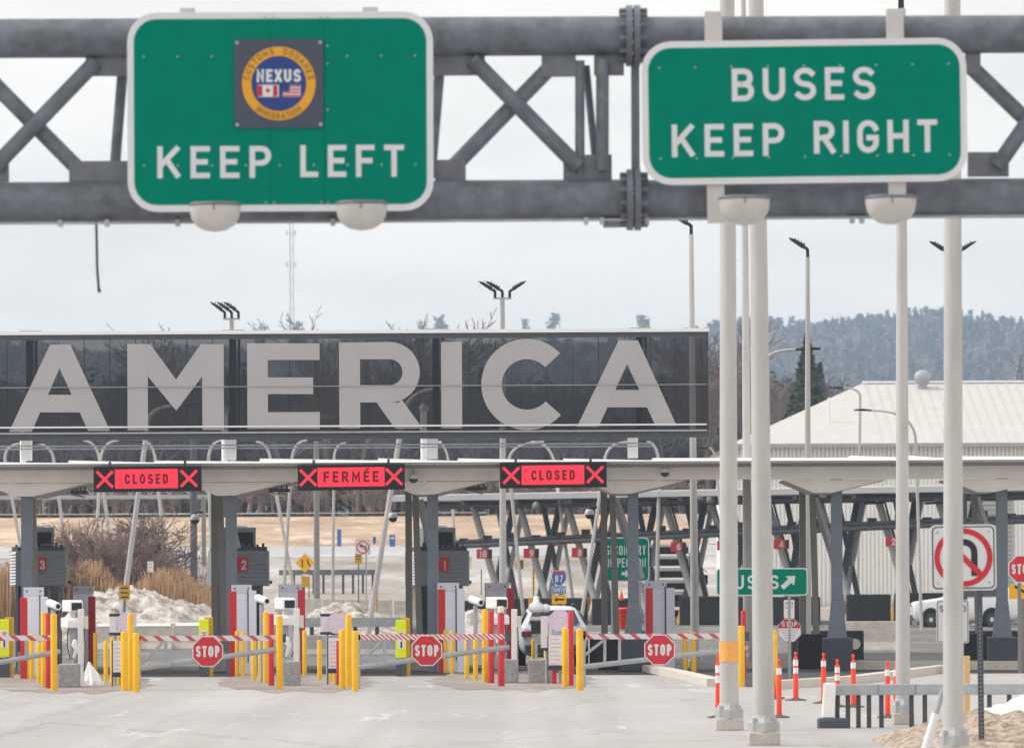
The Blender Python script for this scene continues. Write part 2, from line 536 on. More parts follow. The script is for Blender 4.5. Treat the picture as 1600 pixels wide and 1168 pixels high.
# stroke lettering -------------------------------------------------
def arc(cx, cz, rx, rz, a0, a1, n=8):
    return [(cx + rx * math.cos(R(a0 + (a1 - a0) * k / n)), cz + rz * math.sin(R(a0 + (a1 - a0) * k / n))) for k in range(n + 1)]
S_ = arc(.3, .75, .3, .25, 35, 180) + arc(.3, .75, .3, .25, 180, 270, 4)[1:-1] + arc(.3, .25, .3, .25, 90, 0, 5) + arc(.3, .25, .3, .25, 0, -145)[1:]
GL = {
 'A': (.7, [[(0, 0), (.35, 1), (.7, 0)], [(.13, .32), (.57, .32)]]),
 'B': (.6, [[(.32, .52), (0, .52), (0, 1), (.32, 1)] + arc(.34, .76, .22, .24, 90, -90)[1:], [(0, .52), (0, 0), (.34, 0)] + arc(.36, .26, .24, .26, -90, 90)[1:]]),
 'C': (.62, [arc(.32, .7, .3, .3, 20, 180) + arc(.32, .3, .3, .3, 180, 340)]),
 'D': (.6, [[(0, 0), (0, 1), (.25, 1)] + arc(.28, .68, .32, .32, 90, 0) + arc(.28, .32, .32, .32, 0, -90) + [(0, 0)]]),
 'E': (.52, [[(.52, 1), (0, 1), (0, 0), (.52, 0)], [(0, .51), (.44, .51)]]),
 'F': (.52, [[(.52, 1), (0, 1), (0, 0)], [(0, .51), (.44, .51)]]),
 'G': (.62, [arc(.32, .7, .3, .3, 20, 180) + arc(.32, .3, .3, .3, 180, 360) + [(.62, .46), (.36, .46)]]),
 'H': (.6, [[(0, 0), (0, 1)], [(.6, 0), (.6, 1)], [(0, .51), (.6, .51)]]),
 'I': (.12, [[(.06, 0), (.06, 1)]]),
 'K': (.62, [[(0, 0), (0, 1)], [(.58, 1), (.03, .38)], [(.25, .57), (.60, .02)]]),
 'L': (.5, [[(0, 1), (0, 0), (.5, 0)]]),
 'M': (.74, [[(0, 0), (0, 1), (.37, .25), (.74, 1), (.74, 0)]]),
 'N': (.6, [[(0, 0), (0, 1), (.6, 0), (.6, 1)]]),
 'O': (.64, [arc(.32, .7, .32, .3, 0, 180) + arc(.32, .3, .32, .3, 180, 360) + [(.64, .7)]]),
 'P': (.58, [[(0, 0), (0, 1)], [(.05, 1), (.3, 1)] + arc(.32, .73, .26, .27, 90, -90) + [(.05, .46)]]),
 'R': (.6, [[(0, 0), (0, 1)], [(.05, 1), (.3, 1)] + arc(.32, .74, .26, .26, 90, -90) + [(.05, .48)], [(.28, .48), (.6, 0)]]),
 'S': (.6, [S_]),
 'T': (.56, [[(0, 1), (.56, 1)], [(.28, 1), (.28, 0)]]),
 'U': (.6, [[(0, 1), (0, .3)] + arc(.3, .3, .3, .3, 180, 360) + [(.6, 1)]]),
 'V': (.64, [[(0, 1), (.32, 0), (.64, 1)]]),
 'W': (.86, [[(0, 1), (.2, 0), (.43, .8), (.66, 0), (.86, 1)]]),
 'X': (.6, [[(0, 0), (.6, 1)], [(0, 1), (.6, 0)]]),
 'Y': (.6, [[(0, 1), (.3, .45), (.6, 1)], [(.3, .45), (.3, 0)]]),
 '0': (.56, [arc(.28, .72, .28, .28, 0, 180) + arc(.28, .28, .28, .28, 180, 360) + [(.56, .72)]]),
 '1': (.24, [[(0, .8), (.18, 1), (.18, 0)]]),
 '2': (.56, [arc(.28, .72, .28, .28, 165, -30) + [(0, 0), (.56, 0)]]),
 '3': (.56, [arc(.28, .755, .26, .245, 160, -90), arc(.28, .26, .28, .26, 90, -160)]),
 '4': (.6, [[(.44, 0), (.44, 1), (0, .28), (.6, .28)]]),
 '5': (.56, [[(.52, 1), (.06, 1), (.02, .56)] + arc(.28, .3, .28, .3, 120, -150)]),
 '6': (.56, [arc(.28, .3, .28, .3, 150, -210, 16), [(.0, .36), (.1, .75), (.4, 1)]]),
 '7': (.54, [[(0, 1), (.54, 1), (.16, 0)]]),
 '8': (.56, [arc(.28, .76, .24, .24, 0, 360, 14), arc(.28, .27, .28, .27, 0, 360, 14)]),
 '9': (.56, [arc(.28, .7, .28, .3, -30, 330, 14), [(.56, .64), (.46, .25), (.16, 0)]]),
 ' ': (.34, []),
}
def ribbon(mb, pts, hw, y, th=.0012):
    P = [Vector((p[0], p[1])) for p in pts]
    Q = [P[0]]
    for p in P[1:]:
        if (p - Q[-1]).length > 1e-6: Q.append(p)
    P = Q
    if len(P) < 2: return
    closed = (P[0] - P[-1]).length < 1e-5
    if closed: P = P[:-1]
    n = len(P)
    if not closed:
        P[0] = P[0] - (P[1] - P[0]).normalized() * hw
        P[-1] = P[-1] + (P[-1] - P[-2]).normalized() * hw
    Lf, Rt = [], []
    for i in range(n):
        a = P[i] - P[i - 1] if (i > 0 or closed) else P[1] - P[0]
        b = P[(i + 1) % n] - P[i] if (i < n - 1 or closed) else P[-1] - P[-2]
        a, b = a.normalized(), b.normalized()
        na, nb = Vector((-a.y, a.x)), Vector((-b.y, b.x))
        m_ = na + nb
        if m_.length < 1e-3: m_ = na
        m_.normalize()
        k = hw / max(.45, m_.dot(na))
        Lf.append(P[i] + m_ * k); Rt.append(P[i] - m_ * k)
    vs = [(p.x, y, p.y) for p in Lf] + [(p.x, y, p.y) for p in Rt]
    cnt = n if closed else n - 1
    mb.add(vs, [(i, (i + 1) % n, (i + 1) % n + n, i + n) for i in range(cnt)])
def text_width(s, h, sw, gap, xs=1.):
    return sum(GL[c][0] * h * xs + gap * h for c in s) - gap * h
def txt(mb, s, cx, z0, h, sw=.14, y=0., gap=.26, fit=None, curve=None):
    """centred one-line legend, bottom at z0, letter height h; stroke sw as a share of h"""
    xs = 1.
    if fit:
        w0 = text_width(s, h, sw, gap)
        gsum = gap * h * (len(s) - 1)
        xs = fit / w0
        gap = gap * xs
    tw = text_width(s, h, sw, gap, xs)
    x = cx - tw / 2
    hw = sw * h / 2
    k = 0
    for c in s:
        w, strokes = GL[c]
        w_ = w * h * xs
        for st in strokes:
            pts = []
            for (a, b) in st:
                sx = (a / w if w else 0)
                px_ = x + hw + sx * max(0., w_ - 2 * hw) if w_ > 2.2 * hw else x + w_ / 2 + (a - w / 2) * h * xs * .6
                pz_ = z0 + hw + b * (h - 2 * hw)
                if curve:
                    (ccx, ccz, rr, sgn) = curve
                    off = pz_ - z0
                    ang = (px_ - cx) / rr
                    if sgn > 0: pts.append((ccx + math.sin(ang) * (rr + off), ccz + math.cos(ang) * (rr + off)))
                    else: pts.append((ccx + math.sin(ang) * (rr - off), ccz - math.cos(ang) * (rr - off)))
                else:
                    pts.append((px_, pz_))
            ribbon(mb, pts, hw, y - .0006 * (k % 3))
            k += 1
        x += w_ + gap * h
    return mb

def mesh_np(name, V, Q, m):
    me = bpy.data.meshes.new(name)
    V = np.asarray(V, dtype=np.float32); Q = np.asarray(Q, dtype=np.int32)
    me.vertices.add(len(V)); me.vertices.foreach_set('co', V.ravel())
    me.loops.add(Q.size); me.loops.foreach_set('vertex_index', Q.ravel())
    me.polygons.add(len(Q))
    me.polygons.foreach_set('loop_start', np.arange(0, Q.size, 4, dtype=np.int32))
    me.polygons.foreach_set('loop_total', np.full(len(Q), 4, dtype=np.int32))
    me.update(calc_edges=True)
    me.materials.append(M[m])
    return me
def mesh_obj(name, V, Q, m, parent=None):
    o = bpy.data.objects.new(name, mesh_np(name, V, Q, m))
    COL.objects.link(o)
    if parent: o.parent = parent
    return o

# ------------------------------------------------------------------ terrain
def sstep(t):
    t = min(1., max(0., t))
    return t * t * (3 - 2 * t)
def tz(X, Y):
    z = 7.5 * min(1., max(0., (Y - 225) / 175)) if Y < 480 else 7.5 + (Y - 480) * .012
    if Y > 1400:
        ridge = 104 + 12 * sstep((X - 40) / 110) + 3 * math.sin(X * .02 + 2.6) + 2.5 * math.sin(X * .055)
        z += ridge * sstep((Y - 1400) / 2000)
    return z
def sheet(name, xs, ys, m, dz=0., fn=tz):
    V = [(x, y, fn(x, y) + dz) for y in ys for x in xs]
    n = len(xs)
    Q = [(j * n + i, j * n + i + 1, (j + 1) * n + i + 1, (j + 1) * n + i) for j in range(len(ys) - 1) for i in range(n - 1)]
    o = mesh_obj(name, V, Q, m)
    o.data.polygons.foreach_set('use_smooth', [True] * len(Q))
    return tag(o, None, None, None, 'structure')
far_y = [440, 480, 520, 600, 760, 950, 1200, 1400, 1600, 1800, 2000, 2200, 2400, 2600, 2800, 3000, 3200, 3400, 3600, 3900, 4200]
grid_y = [-120, -20, 60, 140, 225, 250, 275, 300, 325, 350, 375, 400] + far_y
grid_x = [-1500, -800] + [-400 + 25 * k for k in range(33)] + [600, 800, 1500]
ground = sheet('ground', grid_x, grid_y, 'forest_floor')
road = sheet('road', [-90, 0, 90], [-60, 0, 113, 116], 'salted_asphalt', .004)
lanes = sheet('road', [-90, 0, 90], [131, 160, 232], 'lane_asphalt', .004)
bay = sheet('road', [-90, 0, 90], [116, 124, 131], 'shaded_asphalt', .004)  # strip below the canopy, its shade painted into the dark asphalt
def grit_shade_patch(px0, px1, py0, py1, seed):
    rg_ = random.Random(seed)
    pts = []
    for k in range(40):
        a = 2 * PI * k / 40
        q = G((px0 + px1) / 2 + (px1 - px0) / 2 * math.cos(a) * rg_.uniform(.86, 1.1), (py0 + py1) / 2 + (py1 - py0) / 2 * math.sin(a) * rg_.uniform(.8, 1.1))
        pts.append((q.x, q.y, .008))
    mb = MB(); mb.add(pts, [tuple(range(40))])
    structure('pavement', mb, 'island_grit_shade')
grit_shade_patch(-40, 240, 1051, 1084, 1)
grit_shade_patch(345, 585, 1049, 1083, 2)
grit_shade_patch(675, 930, 1047, 1080, 3)
field = sheet('field', [-160, -60, 0, 60, 160], [331, 350, 375, 400, 432], 'field_ground', .02)
verge = sheet('snowy_verge', [-160, -60, 0, 60, 160], [268, 285, 312], 'snowy_verge', .02)
dirt = sheet('earth_bank', [-160, -60, 0, 60, 160], [232.2, 250, 268], 'bank_ground', .02)
far_road = sheet('road', [-160, -60, 0, 60, 160], [312.2, 322, 330.8], 'road_far', .03)
snow_line = sheet('snow_strip', [-160, -60, -10, -2], [397, 401, 409], 'snowy_verge', .25)
slip = sheet('road', [13, 22, 60], [331.5, 360, 392], 'road_far', .06)

# kerbs and the raised islands
def kerb(label_pts, w=.2, h=.14, m='kerb_stone'):
    mb = MB()
    for a, b in zip(label_pts[:-1], label_pts[1:]):
        d = (b - a); d.z = 0
        nrm = Vector((-d.y, d.x, 0)).normalized() * w / 2
        vs = [a - nrm, b - nrm, b + nrm, a + nrm]
        mb.add([(p.x, p.y, 0) for p in vs] + [(p.x, p.y, h) for p in vs], [(0, 1, 2, 3), (4, 5, 6, 7), (0, 1, 5, 4), (2, 3, 7, 6), (1, 2, 6, 5), (0, 3, 7, 4)])
    return structure('kerb', mb, m)
kerb([G(1012, 1048), G(1060, 1058), G(1118, 1072)], .35, .16)
kerb([G(1196, 1077), G(1330, 1068), G(1478, 1049), G(1640, 1030)], .3, .17)
kerb([G(1338, 1046), G(1700, 1046)], .5, .22)
mb = MB()
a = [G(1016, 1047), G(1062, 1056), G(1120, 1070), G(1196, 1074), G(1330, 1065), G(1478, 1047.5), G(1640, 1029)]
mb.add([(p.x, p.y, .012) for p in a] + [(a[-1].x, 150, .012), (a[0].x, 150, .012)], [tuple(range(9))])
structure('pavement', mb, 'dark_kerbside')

# haze: one box round everything, sky outside
hb = MB().box(-1700, 1700, -200, 4300, -3, 215)
hz = hb.build('haze', 'snow')
hm = bpy.data.materials.new('haze')
hm.use_nodes = True
ht = hm.node_tree
for n in list(ht.nodes): ht.nodes.remove(n)
pv = ht.nodes.new('ShaderNodeVolumePrincipled')
pv.inputs['Density'].default_value = .0002
pv.inputs['Color'].default_value = (.64, .79, .97, 1)
pv.inputs['Anisotropy'].default_value = .1
ho = ht.nodes.new('ShaderNodeOutputMaterial')
ht.links.new(pv.outputs['Volume'], ho.inputs['Volume'])
hz.data.materials[0] = hm
tag(hz, None, None, None, 'stuff')

# ------------------------------------------------------------------ trees
def seg_prism(Vs, Qs, p, q, r0, r1):
    d = (q - p)
    if d.length < 1e-5: return
    d.normalize()
    a = d.cross(Vector((.31, .77, .55))).normalized()
    b = d.cross(a)
    base = len(Vs)
    for c, r in ((p, r0), (q, r1)):
        for k in range(3):
            t = 2.094 * k
            w = c + (a * math.cos(t) + b * math.sin(t)) * r
            Vs.append((w.x, w.y, w.z))
    for k in range(3):
        k2 = (k + 1) % 3
        Qs.append((base + k, base + k2, base + 3 + k2, base + 3 + k))
def bare_tree(seed, H, depth=5, spread=.55, rmin=.018, trunk=.16, stem=.3):
    rng = random.Random(seed)
    Vs, Qs = [], []
    def grow(p, d, ln, r, lv):
        cur = p
        nseg = 3 if lv < 2 else 2
        for i in range(nseg):
            d = (d + Vector((rng.gauss(0, .12), rng.gauss(0, .12), rng.gauss(.05, .06)))).normalized()
            nx = cur + d * ln / nseg
            r2 = max(rmin * .6, r * (1 - .45 * (i + 1) / nseg))
            seg_prism(Vs, Qs, cur, nx, max(rmin, r * (1 - .45 * i / nseg)), r2)
            cur = nx
            if lv < depth and (lv > 0 or i > 0):
                for _ in range(2 if lv < 3 else rng.choice((1, 2))):
                    ax = Vector((rng.gauss(0, 1), rng.gauss(0, 1), rng.gauss(0, .4))).normalized()
                    nd = (d + ax * spread * rng.uniform(.7, 1.3)).normalized()
                    grow(cur, nd, ln * rng.uniform(.5, .72), r2 * .6, lv + 1)
    grow(Vector((0, 0, 0)), Vector((0, 0, 1)), H * stem * 1.25, trunk, 0)
    V = np.array(Vs)
    V[:, 2] = np.maximum(V[:, 2], 0)
    V *= np.array([1, 1, 1]) * (H / V[:, 2].max())
    return V, np.array(Qs)
def conifer(seed, H, rad, dens=1., gap=.12, blunt=1.):
    rng = random.Random(seed)
    Vs, Qs = [], []
    nl = int(26 * dens)
    lob = [rng.uniform(.55, 1.25) for _ in range(7)]
    for i in range(nl):
        t = (i + .5) / nl
        z = H * (gap + (1 - gap) * t)
        r = rad * min(1, (1 - t) * blunt) ** .8 * rng.uniform(.7, 1.15) * (1 if blunt == 1 else lob[int(t * 6.9)]) + .15
        nb = rng.randint(6, 9)
        a0 = rng.uniform(0, 6.28)
        for k in range(nb):
            if rng.random() < .13: continue
            a = a0 + 6.283 * k / nb + rng.gauss(0, .2)
            rr = r * rng.uniform(.6, 1.15)
            dr = Vector((math.cos(a), math.sin(a), 0)); sd = Vector((-dr.y, dr.x, 0))
            p = Vector((0, 0, z + rng.gauss(0, .1)))
            for j in range(4):
                f0, f1 = j / 4, (j + 1) / 4
                w0 = rr * .26 * (1 - f0 * .55); w1 = rr * .26 * (1 - f1 * .7) * rng.uniform(.5, 1.1)
                c0 = p + dr * rr * f0 + Vector((0, 0, -.32 * rr * f0 * f0 + rng.gauss(0, .05)))
                c1 = p + dr * rr * f1 + Vector((0, 0, -.32 * rr * f1 * f1 + .12 * rr * max(0, f1 - .7)))
                b = len(Vs)
                dv = Vector((0, 0, -w0 * .5))
                for q in (c0 - sd * w0 + dv, c0, c1, c1 - sd * w1 * 1.2 + dv): Vs.append(tuple(q))
                for q in (c0, c0 + sd * w0 + dv, c1 + sd * w1 * 1.2 + dv, c1): Vs.append(tuple(q))
                Qs.append((b, b + 1, b + 2, b + 3)); Qs.append((b + 4, b + 5, b + 6, b + 7))
    return np.array(Vs), np.array(Qs)
def clump_tree(seed, H, rad, n, q, kind):
    """a crown of many small leaf clumps round a trunk; kind 0 pointed, 1 irregular pine, 2 rounded"""
    rng = random.Random(seed)
    Vs, Qs = [], []
    seg_prism(Vs, Qs, Vector((0, 0, 0)), Vector((0, 0, H * .96)), rad * .06, rad * .03)
    tiers = [(rng.uniform(.2, .95), rng.uniform(0, 6.28), rng.uniform(.5, 1.1)) for _ in range(9)]
    for i in range(n):
        if kind == 0:
            t = rng.random() ** .8; z = H * (.06 + .94 * t); r = rad * (1 - t) * rng.random() ** .5
            a = rng.uniform(0, 6.28); c = Vector((r * math.cos(a), r * math.sin(a), z))
        elif kind == 1:
            tt, a0, rr = tiers[i % 9]
            a = a0 + rng.gauss(0, .5); r = rad * rr * (1.15 - tt * .7) * rng.random() ** .6
            c = Vector((r * math.cos(a), r * math.sin(a), H * (tt + rng.gauss(0, .04)) + r * .12))
            if i % 4 == 0: c = Vector((rng.gauss(0, rad * .22), rng.gauss(0, rad * .22), H * rng.uniform(.3, 1)))
        else:
            a = rng.uniform(0, 6.28); u = rng.uniform(-1, 1); r = rng.random() ** .4
            w_ = math.sqrt(1 - u * u)
            c = Vector((rad * r * w_ * math.cos(a), rad * r * w_ * math.sin(a), H * (.58 + .42 * u * r)))
        d1 = Vector((rng.gauss(0, 1), rng.gauss(0, 1), rng.gauss(0, .45))).normalized()
        d2 = d1.cross(Vector((rng.gauss(0, 1), rng.gauss(0, 1), rng.gauss(0, 1)))).normalized()
        k = q * rng.uniform(.5, 1.2); k2 = k * rng.uniform(.35, .8)
        b = len(Vs)
        for p in (c - d1 * k, c - d2 * k2, c + d1 * k, c + d2 * k2): Vs.append(tuple(p))
        Qs.append((b, b + 1, b + 2, b + 3))
    return np.array(Vs), np.array(Qs)
def trunk_mb(H, r):
    return MB().tube([(0, 0, -.3), (0.03, 0, H * .5), (0, 0, H * .97)], [r, r * .6, r * .15], 7)
def scatter(name, protos, places, m):
    Vs, Qs, b = [], [], 0
    for (k, x, y, z, s, sxy, rot) in places:
        V, Q = protos[k]
        c, s_ = math.cos(rot), math.sin(rot)
        X = (V[:, 0] * c - V[:, 1] * s_) * s * sxy + x
        Y = (V[:, 0] * s_ + V[:, 1] * c) * s * sxy + y
        Z = V[:, 2] * s + z
        Vs.append(np.stack([X, Y, Z], 1)); Qs.append(Q + b); b += len(V)
    o = mesh_obj(name, np.concatenate(Vs), np.concatenate(Qs), m)
    return tag(o, None, None, None, 'stuff')

rng = random.Random(7)
bt = [bare_tree(s, 14, 4, .6, .03, .2) for s in (1, 2, 3, 4)]
ct = [clump_tree(s, 14, 3.0, 1000, .3, k) for s, k in ((11, 1), (12, 1), (13, 0))]
# the wood across the field: one mass of bare trunks with evergreens among them
pl, pc = [], []
for i in range(400):
    x = rng.uniform(-52, 24) if i % 3 else rng.uniform(20, 72)
    y = rng.uniform(412, 470)
    top = 12.6 if x < 27 else 9.6
    pl.append((rng.randrange(4), x, y, tz(x, y) - .2, rng.uniform(.82, 1.04) * top / 14, rng.uniform(.9, 1.3), rng.uniform(0, 6)))
for i in range(150):
    x = rng.uniform(-54, 27)
    y = rng.uniform(430, 478)
    pc.append((rng.randrange(3), x, y, tz(x, y) - .2, rng.uniform(.72, .99), rng.uniform(.9, 1.35), rng.uniform(0, 6)))
tag(scatter('woods', bt, pl, 'twig_far'), 'grey brown mass of bare trees across the brown field', 'woods')
tag(scatter('woods', ct, pc, 'conifer_far'), 'dark evergreens standing among the bare trees across the field', 'woods')
# scrub at the foot of the wood
sh = [bare_tree(s, 3.2, 3, .8, .03, .06, .2) for s in (21, 22, 23)]
ps = []
for i in range(260):
    x = rng.uniform(-55, 60); y = rng.uniform(404, 416)
    ps.append((rng.randrange(3), x, y, tz(x, y) - .1, rng.uniform(.6, 1.2), rng.uniform(1, 1.6), rng.uniform(0, 6)))
tag(scatter('undergrowth', sh, ps, 'shrub_twig'), 'reddish scrub along the far edge of the brown field', 'undergrowth')
# wooded hills
ctl = [clump_tree(s, 17, 4.2, 150, 1.15, k) for s, k in ((31, 1), (32, 1), (33, 0))]
btl = [clump_tree(s, 14, 4.4, 130, .9, 2) for s in (41, 42, 43)]
ph, pb = [], []
for i in range(3400):
    y = rng.uniform(2250, 3560)
    x = rng.uniform(-.11, .125) * y
    ph.append((rng.randrange(3), x, y, tz(x, y) - .5, rng.uniform(.6, 1.05) * (1 if x > 60 else .8), rng.uniform(.8, 1.3), rng.uniform(0, 6)))
for i in range(2200):
    y = rng.uniform(1900, 3300)
    x = rng.uniform(-.11, .125) * y
    pb.append((rng.randrange(3), x, y, tz(x, y) - .5, rng.uniform(.7, 1.1), rng.uniform(.9, 1.4), rng.uniform(0, 6)))
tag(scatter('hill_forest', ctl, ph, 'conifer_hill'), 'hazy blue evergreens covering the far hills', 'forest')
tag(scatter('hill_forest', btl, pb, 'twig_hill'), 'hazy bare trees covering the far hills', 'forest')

def stand_tree(name, px, py_top, Y, V, Q, H, m, label, cat, group=None, rtr=.2):
    g = W(px, 800, Y); z0 = tz(g.x, Y)
    top = W(px, py_top, Y).z
    s = (top - z0) / H
    t = thing(name, label, cat, (g.x, Y, z0), random.Random(px).uniform(0, 6), group)
    t.scale = (s, s, s)
    if m.startswith('con'):
        trunk_mb(H, rtr).build('trunk', 'trunk_bark', t)
        mesh_obj('crown', V, Q, m, t)
    else:
        # thick limbs as trunk, thin twigs as crown
        e = np.linalg.norm(V[Q[:, 0]] - V[Q[:, 1]], axis=1)
        big = e > .09
        mesh_obj('trunk', V, Q[big], 'trunk_bark', t)
        mesh_obj('crown', V, Q[~big], m, t)
    return t
tops = [
 ('spruce_tree', 1262, 522, 330, 'tall dark spruce behind the pale roof corner, beside a lamp pole'),
 ('pine_tree', 1006, 493, 3100, 'small blue green pine top rising above the final letter A'),
 ('pine_tree', 866, 490, 3100, 'bushy pine top above the letter C of the big sign'),
 ('pine_tree', 822, 499, 3100, 'low dark pine top just right of the triple headed lamp'),
 ('pine_tree', 690, 492, 3100, 'broad pine top above the letter I of the big sign'),
 ('pine_tree', 664, 502, 3100, 'short pine top beside the broad one above the letter R'),
 ('pine_tree', 466, 503, 3100, 'rounded pine top at the foot of the radio mast'),
 ('pine_tree', 408, 505, 3100, 'small pine top between the triple lamp and radio mast'),
]
for i, (nm, px, py, Y, lb) in enumerate(tops):
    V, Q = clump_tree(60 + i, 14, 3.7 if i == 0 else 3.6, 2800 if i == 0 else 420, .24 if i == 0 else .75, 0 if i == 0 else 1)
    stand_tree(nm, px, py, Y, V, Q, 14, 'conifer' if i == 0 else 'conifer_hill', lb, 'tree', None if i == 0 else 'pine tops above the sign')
bares = [
 (1112, 490, 395, 'tall bare tree just right of the AMERICA sign end'),
 (1150, 515, 400, 'bare tree seen between the foreground light poles'),
 (1215, 560, 385, 'bare grey tree standing left of the dark spruce'),
 (560, 478, 405, 'bare spreading tree above letter E right of the mast'),
 (512, 480, 405, 'bare forked tree close beside the radio mast'),
 (262, 502, 410, 'faint bare tree top above the letter M'),
 (1345, 590, 360, 'leafless tree behind the ridge of the pale roof'),
 (1585, 545, 350, 'dark leafless tree at the right end of the pale roof'),
]
for i, (px, py, Y, lb) in enumerate(bares):
    V, Q = bare_tree(80 + i, 14, 5 if i < 6 else 4, .6, .028, .2)
    stand_tree('bare_tree', px, py, Y, V, Q, 14, 'twig', lb, 'tree', 'bare trees beyond the plaza')
# bare shrubs and reeds at the left
shr = [
 (128, 800, 212, 4, 'shrub_twig', 'tall reddish brown bare shrub right of booth 3'),
 (175, 790, 216, 4, 'shrub_twig', 'thick brown bare shrub under the first closed sign'),
 (222, 790, 220, 4, 'shrub_dark', 'dark tangled shrub behind the white slanted lamp pole'),
 (270, 860, 205, 4, 'shrub_twig', 'thin bare sapling in the orange reeds'),
 (302, 840, 206, 4, 'shrub_twig', 'slender bare sapling close to the lane 2 columns'),
 (104, 850, 205, 4, 'shrub_dark', 'low twiggy shrub close behind booth 3'),
 (236, 850, 209, 4, 'shrub_dark', 'pale arching shrub at the edge of the reeds'),
]
for i, (px, py, Y, dp, m, lb) in enumerate(shr):
    thin = i in (3, 4)
    V, Q = bare_tree(120 + i, 4, 5 if not thin else 3, .75 if not thin else .4, .008, .06, .22 if not thin else .5)
    g = W(px, 900, Y); top = W(px, py, Y).z
    z0 = 0
    if not thin:
        # several stems from one root
        n = 5
        Vs, Qs, b = [], [], 0
        for k in range(n):
            a = k * 2.4
            c, s_ = math.cos(a), math.sin(a)
            X = V[:, 0] * c - V[:, 1] * s_ + .18 * k * math.cos(a) + V[:, 2] * .16 * math.cos(a)
            Yy = V[:, 0] * s_ + V[:, 1] * c + .18 * k * math.sin(a) + V[:, 2] * .16 * math.sin(a)
            Vs.append(np.stack([X, Yy, V[:, 2] * (1 - .09 * k)], 1)); Qs.append(Q + b); b += len(V)
        V, Q = np.concatenate(Vs), np.concatenate(Qs)
    o = mesh_obj('bare_shrub' if not thin else 'sapling', V, Q, m)
    o.location = (g.x, Y, z0); s = (top - z0) / 4
    o.scale = (s, s, s)
    tag(o, lb, 'shrub', 'bare shrubs by the reeds')
rv, rq = [], []
for i in range(9000):
    x = rng.uniform(-24, -12.4); y = rng.uniform(204, 214)
    h = rng.uniform(1.7, 2.5) * (1 + .15 * math.sin(x * 2.1)) + (.35 if x < -17 else 0)
    a = rng.uniform(0, 3.14); w = rng.uniform(.012, .03)
    lx, ly = rng.gauss(0, .22), rng.gauss(0, .22)
    c, s_ = math.cos(a) * w, math.sin(a) * w
    b = len(rv)
    rv += [(x - c, y - s_, 0), (x + c, y + s_, 0), (x + lx + c * .8, y + ly + s_ * .8, h), (x + lx - c * .8, y + ly - s_ * .8, h)]
    rq.append((b, b + 1, b + 2, b + 3))
tag(mesh_obj('reeds', rv, rq, 'reed'), 'tall orange brown reeds behind the snow pile', 'reeds', None, 'stuff')

# ------------------------------------------------------------------ snow piles
def mound(name, label, x0, x1, y0, y1, h, m, seed, peak=(.4, .5), group=None, rough=.22, lump=1.0):
    rg = np.random.RandomState(seed)
    nx, ny = 150, 70
    ph_ = rg.rand(14, 3) * 6.28
    fr = rg.rand(14, 2) * 7 + 1.5
    V = []
    for j in range(ny + 1):
        for i in range(nx + 1):
            u, v = i / nx, j / ny
            ex = 1 - abs((u - peak[0]) / (peak[0] if u < peak[0] else 1 - peak[0])) ** 1.7
            ey = 1 - abs((v - peak[1]) / (peak[1] if v < peak[1] else 1 - peak[1])) ** 1.8
            z = max(0, ex) ** .75 * max(0, ey) ** .7
            nn = 0
            for k in range(14):
                nn += math.sin(fr[k, 0] * u * 5 + ph_[k, 0]) * math.sin(fr[k, 1] * v * 3 + ph_[k, 1]) / (1.3 + k * .35)
            wx, wy = x0 + (x1 - x0) * u, y0 + (y1 - y0) * v
            nz_ = noise.fractal(Vector((wx * .9, wy * .9, seed)), .9, 2.1, 5)
            nz2 = noise.fractal(Vector((wx * 4, wy * 4, seed + 9)), .8, 2.2, 4)
            z = z * (1 + rough * nn * .3 + .22 * nz_) + .055 * lump * nz2 * min(z * 2, 1)
            V.append((x0 + (x1 - x0) * u + 0, y0 + (y1 - y0) * v, max(-.05, z * h - .02)))
    n = nx + 1
    Q = [(j * n + i, j * n + i + 1, (j + 1) * n + i + 1, (j + 1) * n + i) for j in range(ny) for i in range(nx)]
    o = mesh_obj(name, V, Q, m)
    o.data.polygons.foreach_set('use_smooth', [True] * len(Q))
    return tag(o, label, 'snow pile', group)
GS = 'ploughed snow piles'
def px_x(px, Y): return W(px, 900, Y).x
mound('snow_pile', 'large dirty snow pile behind the slanted white pole by the reeds', px_x(95, 190), px_x(400, 190), 178, 202, 1.84, 'dirty_snow', 3, (.28, .5), GS)
mound('snow_pile', 'dirty snow pile with brown lumps between booth 2 and booth 1', px_x(440, 185), px_x(650, 185), 180, 196, 1.3, 'dirty_snow', 5, (.42, .5), GS)
mound('snow_pile', 'pale snow heap behind booth 1 and its scanner', px_x(690, 190), px_x(800, 190), 184, 198, 1.1, 'dirty_snow', 6, (.4, .5), GS)
mound('snow_pile', 'brown gritty snow bank at the foot of the thick foreground pole', px_x(1372, 66), px_x(1720, 66), 62.5, 69.0, .43, 'gritty_snow', 8, (.5, .45), GS, .3, 1.0)
mound('snow_pile', 'clean white snow bank behind the brown one beside the guardrail', px_x(1490, 70), px_x(1760, 70), 68.2, 72.6, .52, 'snow', 9, (.55, .5), GS, .12)

